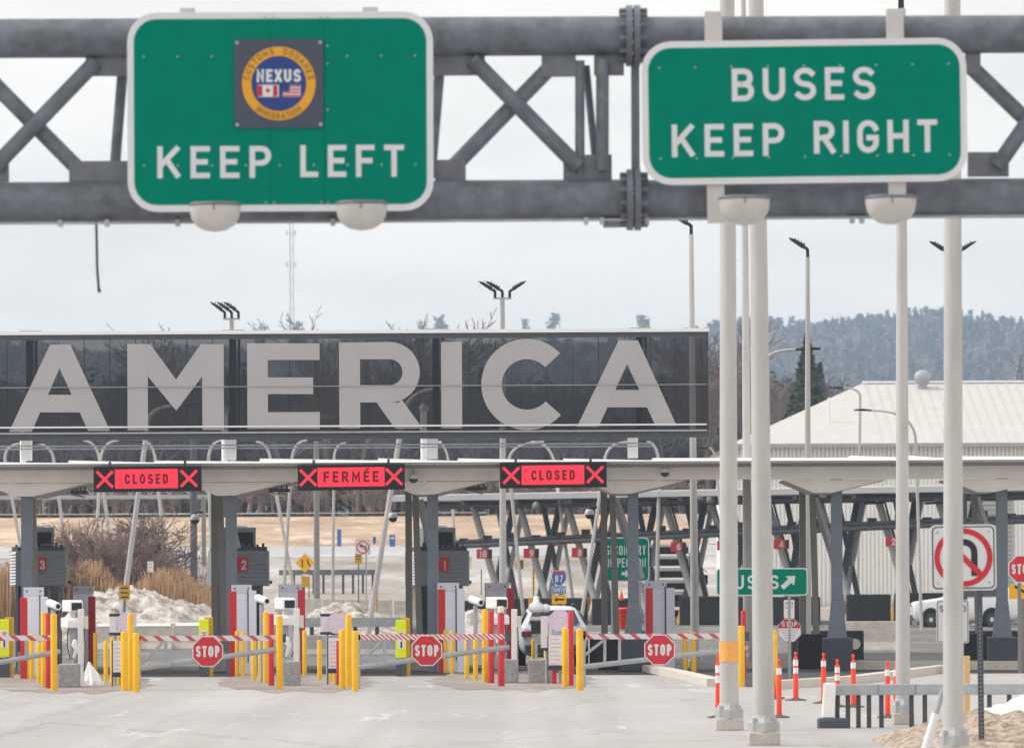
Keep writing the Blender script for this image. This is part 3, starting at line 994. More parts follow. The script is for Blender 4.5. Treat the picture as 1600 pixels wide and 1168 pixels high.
# ------------------------------------------------------------------ overhead sign gantry (about 47 m away)
YG = 47.0
gz = lambda py: W(800, py, YG).z
gx = lambda px: W(px, 200, YG).x
zt, zb = gz(57), gz(313)
def rolled(px, py, Y):
    return W(px, py, Y)
gan = thing('sign_gantry', 'weathered grey tubular steel gantry carrying both big green signs overhead', 'gantry', (0, YG, 0))
XL, XR, XJ = -10.5, 10.5, gx(990)
for (za, nm) in ((zt, 'top_chord'), (zb, 'bottom_chord')):
    r = .183 if za == zt else .19
    MB().cyl((XL, 0, za), (XJ - .07, 0, za), r, n=24).build(nm, 'galvanized', gan)
    MB().cyl((XJ + .07, 0, za), (XR, 0, za), r - .006, n=24).build(nm, 'galvanized', gan)
    fl = MB()
    for sx in (-.068, .005):
        fl.cyl((XJ + sx, 0, za), (XJ + sx + .058, 0, za), .285, n=24)
    for k in range(12):
        a = 2 * PI * k / 12 + .2
        fl.cyl((XJ - .13, .235 * math.cos(a), za + .235 * math.sin(a)), (XJ + .13, .235 * math.cos(a), za + .235 * math.sin(a)), .024, n=6, sm=False)
    fl.build('flange_joint', 'galvanized', gan)
def gp(px, py): 
    p = W(px, py, YG); return (p.x, 0, p.z)
def brace(a, b, w=.075, y=0.):
    p, q = gp(*a), gp(*b)
    mb = MB().tube([(p[0], y, p[2]), (q[0], y, q[2])], w, 8)
    return mb.build('brace', 'galvanized', gan)
for a, b, y in (((150, 98), (-8, 262), -.06), ((-60, 80), (126, 268), .06), ((738, 94), (904, 262), -.06), ((864, 100), (704, 264), .06),
             ((1506, 92), (1660, 240), .06), ((1662, 110), (1556, 262), -.06)):
    brace(a, b, y=y)
for x0, x1 in ((190, 176), (687, 672)):
    brace((x0, 100), (x1, 276), .05, .16)
brace((906, 95), (906, 272), .045, 0); brace((941, 95), (941, 268), .06, -.1); brace((916, 100), (932, 262), .035, .16)
for (x0, x1, y0, y1) in ((134, 200, 84, 119), (108, 205, 252, 284), (675, 758, 84, 118), (846, 900, 84, 120), (880, 956, 242, 284), (928, 975, 84, 118), (680, 728, 250, 284), (-40, 14, 250, 284), (1508, 1532, 84, 115), (1512, 1576, 238, 276)):
    a, b = gp(x0, y0), gp(x1, y1)
    MB().box(a[0], b[0], -.02, .02, b[2], a[2]).build('gusset_plate', 'galvanized_dark', gan)
a, b = gp(986, 88), gp(1000, 270)
MB().box(a[0], b[0], .03, .07, b[2], a[2]).build('tie_plate', 'galvanized_dark', gan)
MB().box(gx(942), gx(968), -.12, .12, gz(355), gz(343)).build('drain_box', 'galvanized_dark', gan)
cd = MB().tube([(gx(-60), -.12, gz(347)), (gx(470), -.12, gz(347)), (gx(960), -.12, gz(345.5)), (gx(1660), -.12, gz(342))], .014, 6)
for px in (95, 168, 278, 520, 915, 940, 1010, 1330, 1345):
    cd.box(gx(px) - .02, gx(px) + .02, -.15, -.02, gz(352), gz(342))
cd.build('conduit', 'galvanized_pale', gan)
for x in (XL + .2, XR - .2):
    MB().cyl((x, .4, 0), (x, .4, zt + .3), .22, .17, n=20).build('support_column', 'galvanized', gan)
    MB().box(x - .1, x + .1, 0, .42, zt - .1, zt + .1).box(x - .1, x + .1, 0, .42, zb - .1, zb + .1).build('saddle', 'galvanized_dark', gan)
c0 = gp(152, 346)
cb = MB().tube([(0, 0, 0), (.004, 0, -.2), (.006, 0, -.42), (.02, 0, -.63)], .012, 6).cyl((.02, 0, -.63), (.03, 0, -.665), .016, n=6)
tag(cb.build('cable', 'black_metal', None, 0, (c0[0], YG - .12, c0[2])), 'loose black cable dangling below the gantry at the left', 'cable')

def overhead_sign(px0, px1, py0, py1, tilt, Y, label, name='road_sign', br=.062):
    cx, cy = (px0 + px1) / 2, (py0 + py1) / 2
    c = W(cx, cy, Y)
    w, h = (px1 - px0) / sc(Y), (py1 - py0) / sc(Y)
    t = thing(name, label, 'road sign', c)
    t.rotation_euler = (0, tilt, 0)
    rad = .27
    MB().prism(rrect(w, h, rad), 0, .03).build('border', 'sign_white', t)
    MB().prism(rrect(w - 2 * br, h - 2 * br, rad - br), -.004, .001).build('panel', 'sign_green', t)
    return t, w, h, sc(Y)
YS = YG - .45
def bracket(t, w, x, z0, z1):
    MB().box(x - w / 2, x + w / 2, .034, .09, z0, z1).build('hanger', 'lamp_bowl', t, .006)
# left sign
t, w, h, s = overhead_sign(199, 677, 19, 330, 0, YS, 'large green KEEP LEFT sign with round customs emblem')
cx, cy = 438, 174.5
lx = lambda px: (px - cx) / s
lz = lambda py: (cy - py) / s
txt(MB(), 'KEEP', lx(334.5), lz(278), 50 / s, .17, -.0065, .27, fit=178 / s).build('lettering', 'legend_white', t)
txt(MB(), 'LEFT', lx(550), lz(277), 50 / s, .17, -.0065, .27, fit=162 / s).build('lettering', 'legend_white', t)
em = MB().prism([(x + lx(436), z + lz(131)) for x, z in rrect(139 / s, 139 / s, .02, 3)], -.02, -.005).build('emblem_plate', 'slate_plate', t)
ex, ez = lx(436), lz(131)
MB().disc(ex, ez, 57.5 / s, -.024, -.0205, 48).build('gold_ring', 'gold', em)
MB().disc(ex, ez, 43 / s, -.027, -.0245, 48).build('blue_disc', 'navy_round', em)
nl = txt(MB(), 'NEXUS', ex, lz(129), 20 / s, .21, -.0285, .16, fit=69 / s)
nl.build('emblem_word', 'sign_white', em)
fg = MB().box(lx(403), lx(436), -.029, -.0275, lz(152), lz(133))
fg.build('flag_field', 'sign_white', em)
fr = MB().box(lx(402), lx(410.5), -.031, -.0292, lz(151), lz(134)).box(lx(427), lx(434), -.031, -.0292, lz(151), lz(134))
leaf = [(0, -1), (.12, -.45), (.65, -.55), (.5, -.25), (1, .2), (.75, .3), (.75, .6), (.4, .4), (.3, .8), (0, 1.1), (-.3, .8), (-.4, .4), (-.75, .6), (-.75, .3), (-1, .2), (-.5, -.25), (-.65, -.55), (-.12, -.45)]
fr.prism([(lx(418.7) + a * 4.2 / s, lz(142.5) + b * 4.6 / s) for a, b in leaf], -.031, -.0292)
for k in range(4):
    z = 134 + k * 5.0
    fr.box(lx(443), lx(469.5), -.031, -.0292, lz(z + 2.4), lz(z))
fr.build('flag_red_bars', 'flag_red', em)
MB().box(lx(442.5), lx(470), -.029, -.0275, lz(152), lz(133.5)).build('flag_field', 'sign_white', em)
MB().box(lx(442.5), lx(453), -.033, -.0313, lz(143.5), lz(133.5)).build('flag_canton', 'navy_round', em)
rt = MB()
txt(rt, 'CUSTOMS', 0, 0, 9.5 / s, .17, -.0252, .3, fit=60 / s, curve=(ex, ez, 46 / s, 1))
cu = rt.v
ca, sa = math.cos(R(46)), math.sin(R(46))
rt.v = [(ex + (x - ex) * ca - (z - ez) * sa, y, ez + (x - ex) * sa + (z - ez) * ca) for x, y, z in cu]
r2 = MB()
txt(r2, 'DOUANES', 0, 0, 9.5 / s, .17, -.0252, .3, fit=60 / s, curve=(ex, ez, 46 / s, 1))
r2.v = [(ex + (x - ex) * ca + (z - ez) * sa, y, ez - (x - ex) * sa + (z - ez) * ca) for x, y, z in r2.v]
r2.build('ring_lettering', 'gold_print', em)
r3 = MB()
txt(r3, 'IMMIGRATION', 0, 0, 9.5 / s, .17, -.0252, .25, fit=80 / s, curve=(ex, ez, 55.5 / s, -1))
r3.build('ring_lettering', 'gold_print', em)
rt.build('ring_lettering', 'gold_print', em)
bo = MB()
for px in (371, 501):
    for py in (67, 195): bo.disc(lx(px), lz(py), 3 / s, -.026, -.0205, 8)
bo.build('bolt', 'galvanized_pale', em)
rv_ = MB()
for py in (88, 258):
    for k in range(9):
        px = 225 + k * 53
        if 365 < px < 505 and py < 150: continue
        rv_.disc(lx(px), lz(py), 1.6 / s, -.0085, -.0045, 6)
for px in (415, 428, 502, 512):
    for py in (27, 316): rv_.disc(lx(px), lz(py), 1.6 / s, -.0085, -.0045, 6)
for py in (72, 100, 172, 246): rv_.disc(lx(512), lz(py), 1.6 / s, -.0085, -.0045, 6)
rv_.build('rivets', 'galvanized_pale', t)
sm_ = MB()
for px in (421.5, 507): sm_.box(lx(px) - .0025, lx(px) + .0025, -.0052, -.0045, -h / 2 + .066, h / 2 - .066)
sm_.build('panel_joints', 'sign_seam', t)
for px in (293, 579): bracket(t, 24 / s, lx(px), lz(326), lz(11))
# right sign
t, w, h, s = overhead_sign(1003, 1511, 62, 286, R(-.55), YS, 'wide green BUSES KEEP RIGHT sign')
cx, cy = 1257, 174
txt(MB(), 'BUSES', lx(1256), lz(157), 51 / s, .17, -.0065, .24, fit=224 / s).build('lettering', 'legend_white', t)
txt(MB(), 'KEEP', lx(1137), lz(243), 51 / s, .17, -.0065, .26, fit=176 / s).build('lettering', 'legend_white', t)
txt(MB(), 'RIGHT', lx(1367.5), lz(240.5), 51 / s, .17, -.0065, .24, fit=193 / s).build('lettering', 'legend_white', t)
rv_ = MB()
for py in (103, 245):
    for k in range(9): rv_.disc(lx(1031 + k * 56.5), lz(py), 1.7 / s, -.0085, -.0045, 6)
rv_.build('rivets', 'galvanized_pale', t)
for px in (1117, 1401):
    bracket(t, 27 / s, lx(px), lz(346), lz(15))
# luminaires under the signs
def sign_lamp(px, py, label):
    p = W(px, py, YS - .55)
    t = thing('sign_light', label, 'sign light', p, 0, 'bowl lights under the gantry signs')
    rw = 40 / sc(YS - .55)
    prof = [(rw, .07), (rw * 1.0, .03), (rw * .93, -.05), (rw * .74, -.115), (rw * .45, -.155), (rw * .15, -.168), (0.001, -.17)]
    b = MB().lathe(prof, n=24); b.v = [(x, y * .8, z) for x, y, z in b.v]
    b.build('bowl', 'lamp_bowl', t)
    b = MB().lathe([(.001, .1), (rw * .9, .098), (rw * 1.03, .085), (rw * 1.03, .066), (.001, .066)], n=24); b.v = [(x, y * .8, z) for x, y, z in b.v]
    b.build('lid', 'galvanized_dark', t)
    MB().tube([(0, .1, .06), (0, .5, .08), (0, .78, .12)], .03, 8).build('arm', 'galvanized_dark', t)
    MB().box(-.006, .006, -rw * .83, -rw * .7, .02, .09).build('latch', 'galvanized_dark', t)
sign_lamp(336, 333, 'bowl light under KEEP LEFT, the left one')
sign_lamp(565, 331, 'bowl light under KEEP LEFT, the right one')
sign_lamp(1163, 323, 'bowl light under BUSES KEEP RIGHT, the left one')
sign_lamp(1392, 322, 'bowl light under BUSES KEEP RIGHT, the right one')

# ------------------------------------------------------------------ lamp poles
def led_head(mb, x, z, dirx, L=.46, tilt=28, y=0.):
    """a flat lamp head on a short bent neck, tilted up to one side"""
    mb.tube([(x, y, z), (x, y, z + .2), (x + dirx * .07, y, z + .27)], .045, 8)
    c, s_ = math.cos(R(tilt)), math.sin(R(tilt))
    pts = [(0, -.035), (.1, -.06), (L, -.03), (L + .08, .0), (L * .9, .035), (.1, .05)]
    P = [(x + dirx * (.03 + a * c - b * s_), z + .25 + a * s_ + b * c) for a, b in pts]
    mb.prism(P, y - .13, y + .13)
    for k in range(4):
        a = .1 + k * .09
        q = (x + dirx * (.03 + a * c - .06 * s_), z + .25 + a * s_ + .06 * c)
        mb.box(q[0] - .008, q[0] + .008, y - .12, y + .12, q[1] - .03, q[1] + .03)
def lamp_pole(px_top, px_base, py_base, py_top, wt, wb, Y, label, heads=(), band=None, base=True, grp='tall pale lamp poles'):
    s = sc(Y)
    p = W(px_base, py_base if py_base else 1000, Y)
    top = W(px_top, py_top, Y)
    t = thing('lamp_pole', label, 'lamp pole', (p.x, Y, 0), 0, grp)
    H = top.z; dx = top.x - p.x
    z0 = .34 if base else 0
    MB().tube([(0, 0, z0), (dx * .5, 0, H * .5), (dx, 0, H)], [wb / s / 2, (wb + wt) / s / 4, wt / s / 2], 16).build('shaft', 'pole_paint', t)
    if base:
        r = wb / s / 2
        MB().box(-r * 1.45, r * 1.45, -r * 1.45, r * 1.45, 0, .18).build('plinth', 'concrete_pale', t, .02)
        fl = MB().lathe([(r * 1.5, .18), (r * 1.45, .3), (r * 1.15, .36), (r, .4)], n=8, sm=False)
        for a in (45, 135, 225, 315):
            fl.cyl((r * 1.3 * math.cos(R(a)), r * 1.3 * math.sin(R(a)), .2), (r * 1.3 * math.cos(R(a)), r * 1.3 * math.sin(R(a)), .36), .03, n=6)
        fl.build('base_flange', 'pole_base', t)
    if band:
        zb_, zt_ = W(px_base, band[1], Y).z, W(px_base, band[0], Y).z
        r = wb / s / 2 + .004
        MB().cyl((0, 0, zb_), (0, 0, zt_), r, n=16, caps=False).build('tape_band', 'tape_orange', t)
    if heads:
        n = len(heads)
        xs = [0] if n == 1 else [(-.5 + k / (n - 1)) * .44 for k in range(n)] if n == 3 else [-.2, .2]
        if n > 1:
            MB().box(dx - .27, dx + .27, -.04, .04, H - .03, H + .03).build('cross_arm', 'pole_paint', t)
        for x, (d, tl) in zip(xs, heads):
            m = MB(); led_head(m, dx + x, H, d, tilt=tl); m.build('lamp_head', 'black_metal', t)
    return t
lamp_pole(1136, 1139.5, 1142, -120, 22, 30, 7900 * 2.13 / (1143 - 911), 'foreground pole wrapped with an orange band', band=(1002, 1033))
lamp_pole(1180, 1193.5, 1168, -140, 22, 34, 7900 * 2.13 / (1167 - 911.5), 'thick foreground pole just right of the orange banded one')
lamp_pole(1408, 1411, 1136, 14, 14, 23, 7900 * 2.13 / (1137 - 912.5), 'slimmer foreground pole standing behind the guardrail', ((-1, 22),))
lamp_pole(1488, 1490, 1195, -160, 24, 33, 60.0, 'thickest foreground pole, in front of the no U-turn sign', base=True)
lamp_pole(1161, 1169, 1046, -60, 7, 15.5, 124.0, 'thin pole between the two thick foreground poles')
lamp_pole(1080, 1086, 1046, 366, 7, 14, 126.0, 'lamp pole with one dark head seen through the sign end', ((-1, 28),))
lamp_pole(1262, 1262, 1034, 402, 6.5, 12, 134.0, 'lamp pole with one dark head in front of the pale roof', ((-1, 30),))
lamp_pole(785, 786, 1020, 466, 7, 12.5, 152.0, 'lamp pole with three dark heads above the letter C', ((-1, 30), (-1, 30), (1, 30)))
lamp_pole(362, 366, 1014, 498, 6.5, 12, 162.0, 'lamp pole with three parallel dark heads above letters M and E', ((-1, 34), (-1, 34), (-1, 34)))
lamp_pole(1489, 1489, 1020, 404, 7, 12, 150.0, 'lamp pole hidden behind the thickest foreground pole, two heads out', ((-1, 30), (1, 30)))

# slanted davit lamps in the lanes and beyond: (base px,py), (shoulder px,py), head px, Y
def davit(bx, by, tx, ty, hx, hy, Y, wpx, label):
    s = sc(Y)
    b, sh_, hd = W(bx, by, Y), W(tx, ty, Y), W(hx, hy, Y)
    z0 = tz(b.x, Y)
    t = thing('davit_lamp', label, 'street lamp', (b.x, Y, z0), 0, 'slanted street lamps with curved arms')
    d = 1 if hd.x > sh_.x else -1
    P0 = Vector((0, 0, 0)); P1 = Vector((sh_.x - b.x, 0, sh_.z - z0)); P2 = Vector((hd.x - b.x, 0, hd.z - z0))
    r = wpx / s / 2
    ctrl = Vector((P1.x + (P1.x - P0.x) * .05, 0, P2.z))
    curve = [P0.lerp(P1, k / 4) for k in range(5)] + [(1 - u) ** 2 * P1 + 2 * u * (1 - u) * ctrl + u * u * P2 for u in [k / 8 for k in range(1, 9)]]
    rs = [r * (1.0 - .5 * k / 12) for k in range(13)]
    MB().tube(curve, rs, 10).build('mast', 'pole_paint', t)
    m = MB().tube([P2, P2 + Vector((d * .35, 0, .03)), P2 + Vector((d * .7, 0, .02))], [r * .5, .05, .03], 8)
    m.build('lamp_head', 'black_metal', t)
davit(184, 952, 231, 660, 285, 633, 172, 9, 'white slanted lamp mast right in front of the big snow pile')
davit(572, 940, 628, 660, 690, 607, 176, 9.5, 'white slanted lamp mast leaning right past the FERMEE sign')
davit(440, 900, 455, 730, 480, 688, 230, 6, 'thin slanted mast left of the yellow diamond sign')
davit(466, 880, 424, 730, 400, 690, 240, 6, 'thin mast leaning left near the yellow diamond sign')
davit(118, 895, 84, 720, 40, 690, 236, 6, 'thin lamp mast leaning left just right of booth 3')
davit(146, 860, 156, 730, 185, 688, 240, 6, 'thin lamp mast under the left end of the first closed sign')
davit(188, 868, 158, 740, 130, 688, 244, 6, 'thin lamp mast leaning left through the brown shrub')
davit(268, 880, 245, 745, 225, 690, 246, 6, 'thin lamp mast leaning left near the tall grey utility pole')
davit(519, 930, 522, 720, 540, 692, 232, 5, 'nearly upright thin mast under the FERMEE sign')
davit(720, 850, 702, 740, 680, 690, 250, 5, 'thin lamp mast beside booth 1 under the hanging light')
davit(900, 925, 868, 740, 830, 690, 230, 6, 'pale lamp mast leaning left behind lane sign 8')
davit(1025, 930, 1030, 740, 1010, 690, 225, 7, 'pale lamp mast behind the SECONDARY INSPECTION sign')
davit(332, 910, 326, 720, 350, 688, 232, 6, 'thin lamp mast hidden by the lane 2 columns')
davit(660, 910, 664, 720, 690, 690, 236, 6, 'thin lamp mast behind booth 1')
davit(1150, 960, 1120, 740, 1108, 700, 215, 6, 'thin lamp mast behind the orange banded pole')
davit(1188, 1000, 1192, 575, 1243, 546, 140, 7, 'lamp arm reaching right from behind the second foreground pole')
davit(1440, 960, 1431, 690, 1362, 641, 200, 5.5, 'lamp arm reaching left in front of the pale roof')
davit(1340, 960, 1344, 620, 1318, 606, 236, 5, 'small lamp arm at the left end of the roof ridge')
davit(58, 930, 8, 720, 40, 692, 200, 6, 'lamp mast hidden behind booth 3 with its curved arm above the canopy')
davit(905, 930, 945, 720, 985, 690, 215, 6, 'curved lamp arm above the canopy left of the final A')
davit(820, 930, 795, 725, 850, 690, 222, 6, 'curved lamp arm above the canopy under the letter C')

# utility pole and far radio mast
p = W(495, 890, 255)
t = thing('utility_pole', 'thick grey utility pole in the brown field behind FERMEE sign', 'utility pole', (p.x, 255, tz(p.x, 255)))
MB().cyl((0, 0, -.2), (0, 0, 9.6), .16, .12, n=10).build('shaft', 'steel_grey', t)
MB().box(-.9, .9, -.06, .06, 9.2, 9.32).build('cross_arm', 'steel_grey', t)
p = W(345, 900, 262)
t = thing('utility_pole', 'dark grey utility pole between booth 3 and the lane 2 columns', 'utility pole', (W(303, 900, 262).x, 262, tz(p.x, 262)))
MB().cyl((0, 0, -.2), (0, 0, 10), .2, .16, n=10).build('shaft', 'dark_grey', t)
MB().box(-1., 1., -.06, .06, 9.3, 9.42).build('cross_arm', 'dark_grey', t)
YM = 900
p = W(455.5, 505, YM); q = W(455.5, 343, YM)
t = thing('radio_mast', 'slender far radio mast rising behind the sign between gantry and trees', 'mast', (p.x, YM, tz(p.x, YM)))
H = q.z - tz(p.x, YM)
mb = MB()
for k in range(3):
    a = 2.094 * k
    mb.cyl((.38 * math.cos(a), .38 * math.sin(a), 0), (.38 * math.cos(a), .38 * math.sin(a), H), .06, n=5)
for i in range(60):
    z = H * i / 60; a, b = 2.094 * (i % 3), 2.094 * ((i + 1) % 3)
    mb.cyl((.38 * math.cos(a), .38 * math.sin(a), z), (.38 * math.cos(b), .38 * math.sin(b), z + H / 60), .035, n=4)
mb.build('lattice', 'galvanized_pale', t)
for z in (H - 2.4, H - 8):
    m = MB()
    for dx in (-.75, .75): m.box(dx - .12, dx + .12, -.1, .1, z - .55, z + .55)
    m.box(-.75, .75, -.05, .05, z - .05, z + .05)
    m.build('antenna', 'reflective_white', t)

# ------------------------------------------------------------------ inspection canopy (front edge about 119 m away)
YC = 119.0            # front edge
YP = 121.0            # thick front posts
YB = 124.5            # booths
can = thing('canopy', 'long white edged inspection canopy on grey steel posts over the lanes', 'canopy', (0, YC, 0))
CANROT = R(-.75)      # the plaza is not quite square to the road
can.rotation_euler = (0, 0, CANROT)
def canx(px, Y=YC): return W(px, 720, Y).x
def canz(px, py, Y=YC): return W(px, py, Y).z
# local frame: x along the canopy, y back, z up
ZT, ZS = 5.10, 4.92
XA, XB = canx(-190), canx(1790)
roof = MB()
roof.add([(XA, 0, ZS), (XB, 0, ZS), (XB, .25, ZS - .06), (XA, .25, ZS - .06), (XA, 0, ZS + .05), (XB, 0, ZS + .05)], [(0, 1, 5, 4), (0, 3, 2, 1)])
roof.box(XA, XB, .25, 5.2, ZS - .06, ZS + .03)
roof.build('roof', 'fascia', can)
edge = MB()
xs = [XA, canx(105), canx(240), canx(405), canx(590), canx(715), canx(880), canx(1020), canx(1330), canx(1420), canx(1480), XB]
rg = random.Random(4)
for a, b in zip(xs[:-1], xs[1:]):
    h0, h1 = rg.uniform(.075, .12), rg.uniform(.03, .07)
    edge.add([(a, -.06, ZS + .052), (b, -.06, ZS + .052), (b, 5.22, ZS + .052), (a, 5.22, ZS + .052), (a, .25, ZS + .052 + h0), (b, .25, ZS + .052 + h1), (b, 5.22, ZS + .052 + h1), (a, 5.22, ZS + .052 + h0)],
             [(0, 1, 5, 4), (1, 2, 6, 5), (2, 3, 7, 6), (3, 0, 4, 7), (4, 5, 6, 7), (0, 3, 2, 1)])
edge.build('roof_snow', 'snow', can)
MB().box(XA, XB, 1.2, 1.45, ZS - .36, ZS - .062).build('front_beam', 'soffit', can)
cols = [43, 362, 677, 990, 1308, 1566]
hood = MB()
for px in cols:
    xc = canx(px - 18)
    for y0, y1 in ((1.46, 4.6),):
        wl, wr = .95, 1.55
        h = .31
        vs = []
        for y in (y0, y1):
            vs += [(xc - wl, y, ZS - .37), (xc - .22, y, ZS - .37 - h), (xc + .22, y, ZS - .37 - h), (xc + wr, y, ZS - .37)]
        hood.add(vs, [(0, 1, 5, 4), (1, 2, 6, 5), (2, 3, 7, 6), (0, 3, 2, 1), (4, 5, 6, 7), (0, 4, 7, 3)])
for k, px in enumerate(cols):
    hb_ = MB(); n = 8
    hb_.v = hood.v[k * n:(k + 1) * n]
    hb_.f = [(0, 1, 5, 4), (1, 2, 6, 5), (2, 3, 7, 6), (0, 3, 2, 1), (4, 5, 6, 7), (0, 4, 7, 3)]; hb_.sm = [False] * 6
    hb_.build('column_hood', 'soffit', can)
MB().box(XA, XB, 1.46, 5.1, ZS - .22, ZS - .062).build('ceiling_panel', 'soffit', can)
# flat roof rails seen between sign and roof
MB().tube([(XA, .9, 5.42), (canx(1020), .9, 5.42)], .022, 6).tube([(XA, 1.2, 5.36), (canx(1020), 1.2, 5.36)], .018, 6).build('roof_rail', 'galvanized_pale', can)

def can_post(px_top, px_base, py_base, ytop_z, Y, wpx, name, m='steel_grey', sq=True):
    pass
# columns stand beside the lanes: each is one thing with its posts
CL = ['behind booth 3', 'behind booth 2', 'beside booth 1', 'right of the third closed sign', 'in the middle of the dark kerbed island', 'at the right edge of the picture']
for px, lb, i in zip(cols, CL, range(6)):
    p = W(px, 1000, YP)
    t = thing('canopy_column', 'steel canopy column group ' + lb, 'column', (p.x, YP, 0), CANROT, 'canopy columns')
    s = sc(YP)
    w = 8.6 / s
    ped = i >= 3
    zb_ = .78 if ped else 0
    top = ZS - .065 - (0.0)
    fl = .1 if ped else .0
    mb = MB()
    mb.add([(-w - fl, -w, zb_), (w + fl, -w, zb_), (w + fl, w, zb_), (-w - fl, w, zb_), (-w, -w, zb_ + .9), (w, -w, zb_ + .9), (w, w, zb_ + .9), (-w, w, zb_ + .9)], [(0, 1, 5, 4), (1, 2, 6, 5), (2, 3, 7, 6), (3, 0, 4, 7)])
    mb.box(-w, w, -w, w, zb_ + .9, ZS - .062)
    mb.build('front_post', 'steel_blue', t, .012)
    if ped:
        MB().box(-.34, .36, -.34, .36, 0, .78).build('pedestal', 'booth_dark', t, .02)
    # post stub through the roof carrying the big sign, painted white
    if i < 4:
        MB().box(-w * .95, w * .95, -w * .6, w * .6, ZS + .18, 5.62).build('sign_post', 'white_plastic', t)
    if i in (3, 4, 5):
        offs = ((-.62, .5, -.5), (-.44, .5, -.5))
    base_z = zb_
    xl = -.68 if i != 1 else -.62
    if i == 0: xl = -.30
    q = MB().box(xl - .08, xl + .08, 3.0, 3.16, 0, ZS - .37)
    q.build('rear_post', 'steel_grey', t)
    xm = xl + .30
    MB().add([(xm - .075 - .1, 2.1, ZS - .6), (xm + .075 - .1, 2.1, ZS - .6), (xm + .075, 2.1, .3), (xm - .075, 2.1, .3), (xm - .075 - .1, 2.25, ZS - .6), (xm + .075 - .1, 2.25, ZS - .6), (xm + .075, 2.25, .3), (xm - .075, 2.25, .3)],
             [(0, 1, 2, 3), (4, 5, 6, 7), (0, 3, 7, 4), (1, 2, 6, 5)]).build('rear_post', 'steel_grey', t)
    if i > 0:
        xd0, xd1 = xl + .28, xl + .28 + (.62 if i >= 3 else .3)
        zd1 = 2.2 if i >= 3 else 3.0
        MB().tube([(xd0, 2.7, ZS - .75), (xd1, 2.7, zd1)], .1, 4, False).build('diagonal_brace', 'tube_grey', t)
    MB().box(xl - .16, xl + .5, 2.0, 3.3, 0, .5 if not ped else .85).build('footing', 'barrier_black' if ped else 'concrete', t, .02)

# big translucent sign standing on the canopy -------------------------------------------
YA = 119.6
tA = W(554, 600, YA)
big = thing('giant_sign', 'huge dark see-through sign with grey letters AMERICA above the canopy', 'sign', (tA.x, YA, 0), CANROT)
sA = sc(YA)
def ax(px): 
    return (unroll(px, 600)[0] * YA / F) - tA.x
ROLLFIX = math.tan(ROLL)
def az(px, py):   # height in the sign's plane, allowing for its slight turn (nearer at the right)
    x = ax(px)
    Yx = YA + x * math.sin(CANROT)
    return HC - unroll(px, py)[1] * Yx / F
XL_, XR_ = ax(-150), ax(1107)
ztop, zbot = az(554, 521), az(554, 685.5)
pan = MB()
pxs = [-110 + 40.2 * k for k in range(31)]
for a, b in zip([ax(-150)] + [ax(p) for p in pxs], [ax(p) for p in pxs] + [XR_]):
    if b - a > .05: pan.box(a + .007, b - .007, 0, .02, zbot + .17, ztop - .12)
pan.build('glass_panels', 'mesh_glass', big)
bf = MB().box(XL_, XR_, -.02, .1, zbot, zbot + .165).box(XL_, XR_, -.02, .1, ztop - .115, ztop - .02)
bb = MB().box(XL_, XR_, -.02, .1, zbot, zbot + .165); bb.build('bottom_rail', 'dark_grey', big)
MB().box(XL_, XR_, -.02, .1, ztop - .115, ztop).build('top_rail', 'dark_grey', big)
MB().box(XL_ - .02, XR_ + .02, -.06, .9, ztop + .003, ztop + .085).build('top_cap', 'snow', big)
MB().tube([(XL_, -.04, az(554, 603)), (XR_ - .05, -.04, az(554, 603))], .011, 6).build('mid_rail', 'galvanized_pale', big)
MB().box(XL_, XR_ - .05, -.06, -.03, az(554, 666.5), az(554, 664)).build('walkway_rail', 'reflective_white', big)
MB().box(XL_, XR_ - .05, -.12, -.024, az(554, 676), az(554, 673.5)).build('walkway', 'galvanized_pale', big)
for px in (47, 365, 683, 1001):
    m = MB().box(ax(px) - .11, ax(px) + .05, .06, .28, zbot + .17, ztop - .12)
    m.build('upright', 'dark_grey', big)
    MB().box(ax(px) + .09, ax(px) + .15, .1, .2, zbot + .17, ztop - .12).build('upright', 'galvanized', big)
    MB().box(ax(px) - .26, ax(px) + .26, .0, .3, ztop + .087, ztop + .11).build('bird_guard', 'galvanized_pale', big)
for px in pxs:
    if px > 2: MB()
jt = MB()
for px in pxs: jt.box(ax(px) - .007, ax(px) + .007, .002, .016, zbot + .17, ztop - .12)
jt.build('panel_joints', 'black_metal', big)
# letters, traced in photo pixels of the sign plane, laid as panels behind the front glass face
def c1(x, y): return (x / 2.6667, 480 + y / 2.6667)
def c2(x, y): return (560 + x / 2.6667, 480 + y / 2.6667)
def letter(polys):
    mb = MB()
    for P in polys:
        mb.prism([(ax(a), az(a, b)) for a, b in P], -.016, -.004)
    mb.build('letter', 'frit_letter', big)
A1 = [c1(*p) for p in ((208, 155), (292, 155), (250, 246))]
letter([[c1(*p) for p in ((208, 155), (250, 155), (247, 253), (130, 518), (35, 518))],
        [c1(*p) for p in ((250, 155.0), (292, 155), (457, 514), (365, 514), (247.0, 253))],
        [c1(*p) for p in ((197.5, 364), (297.0, 364), (330.5, 437), (165.5, 437))]])
letter([[c1(*p) for p in ((530, 153), (615, 153), (615, 512), (530, 512))],
        [c1(*p) for p in ((615.2, 153), (626, 153), (733, 300), (733, 430), (615.2, 287))],
        [c1(*p) for p in ((733.2, 300), (838, 153), (842, 153), (842, 287), (733.2, 430))],
        [c1(*p) for p in ((842.2, 153), (932, 153), (932, 510), (842.2, 510))]])
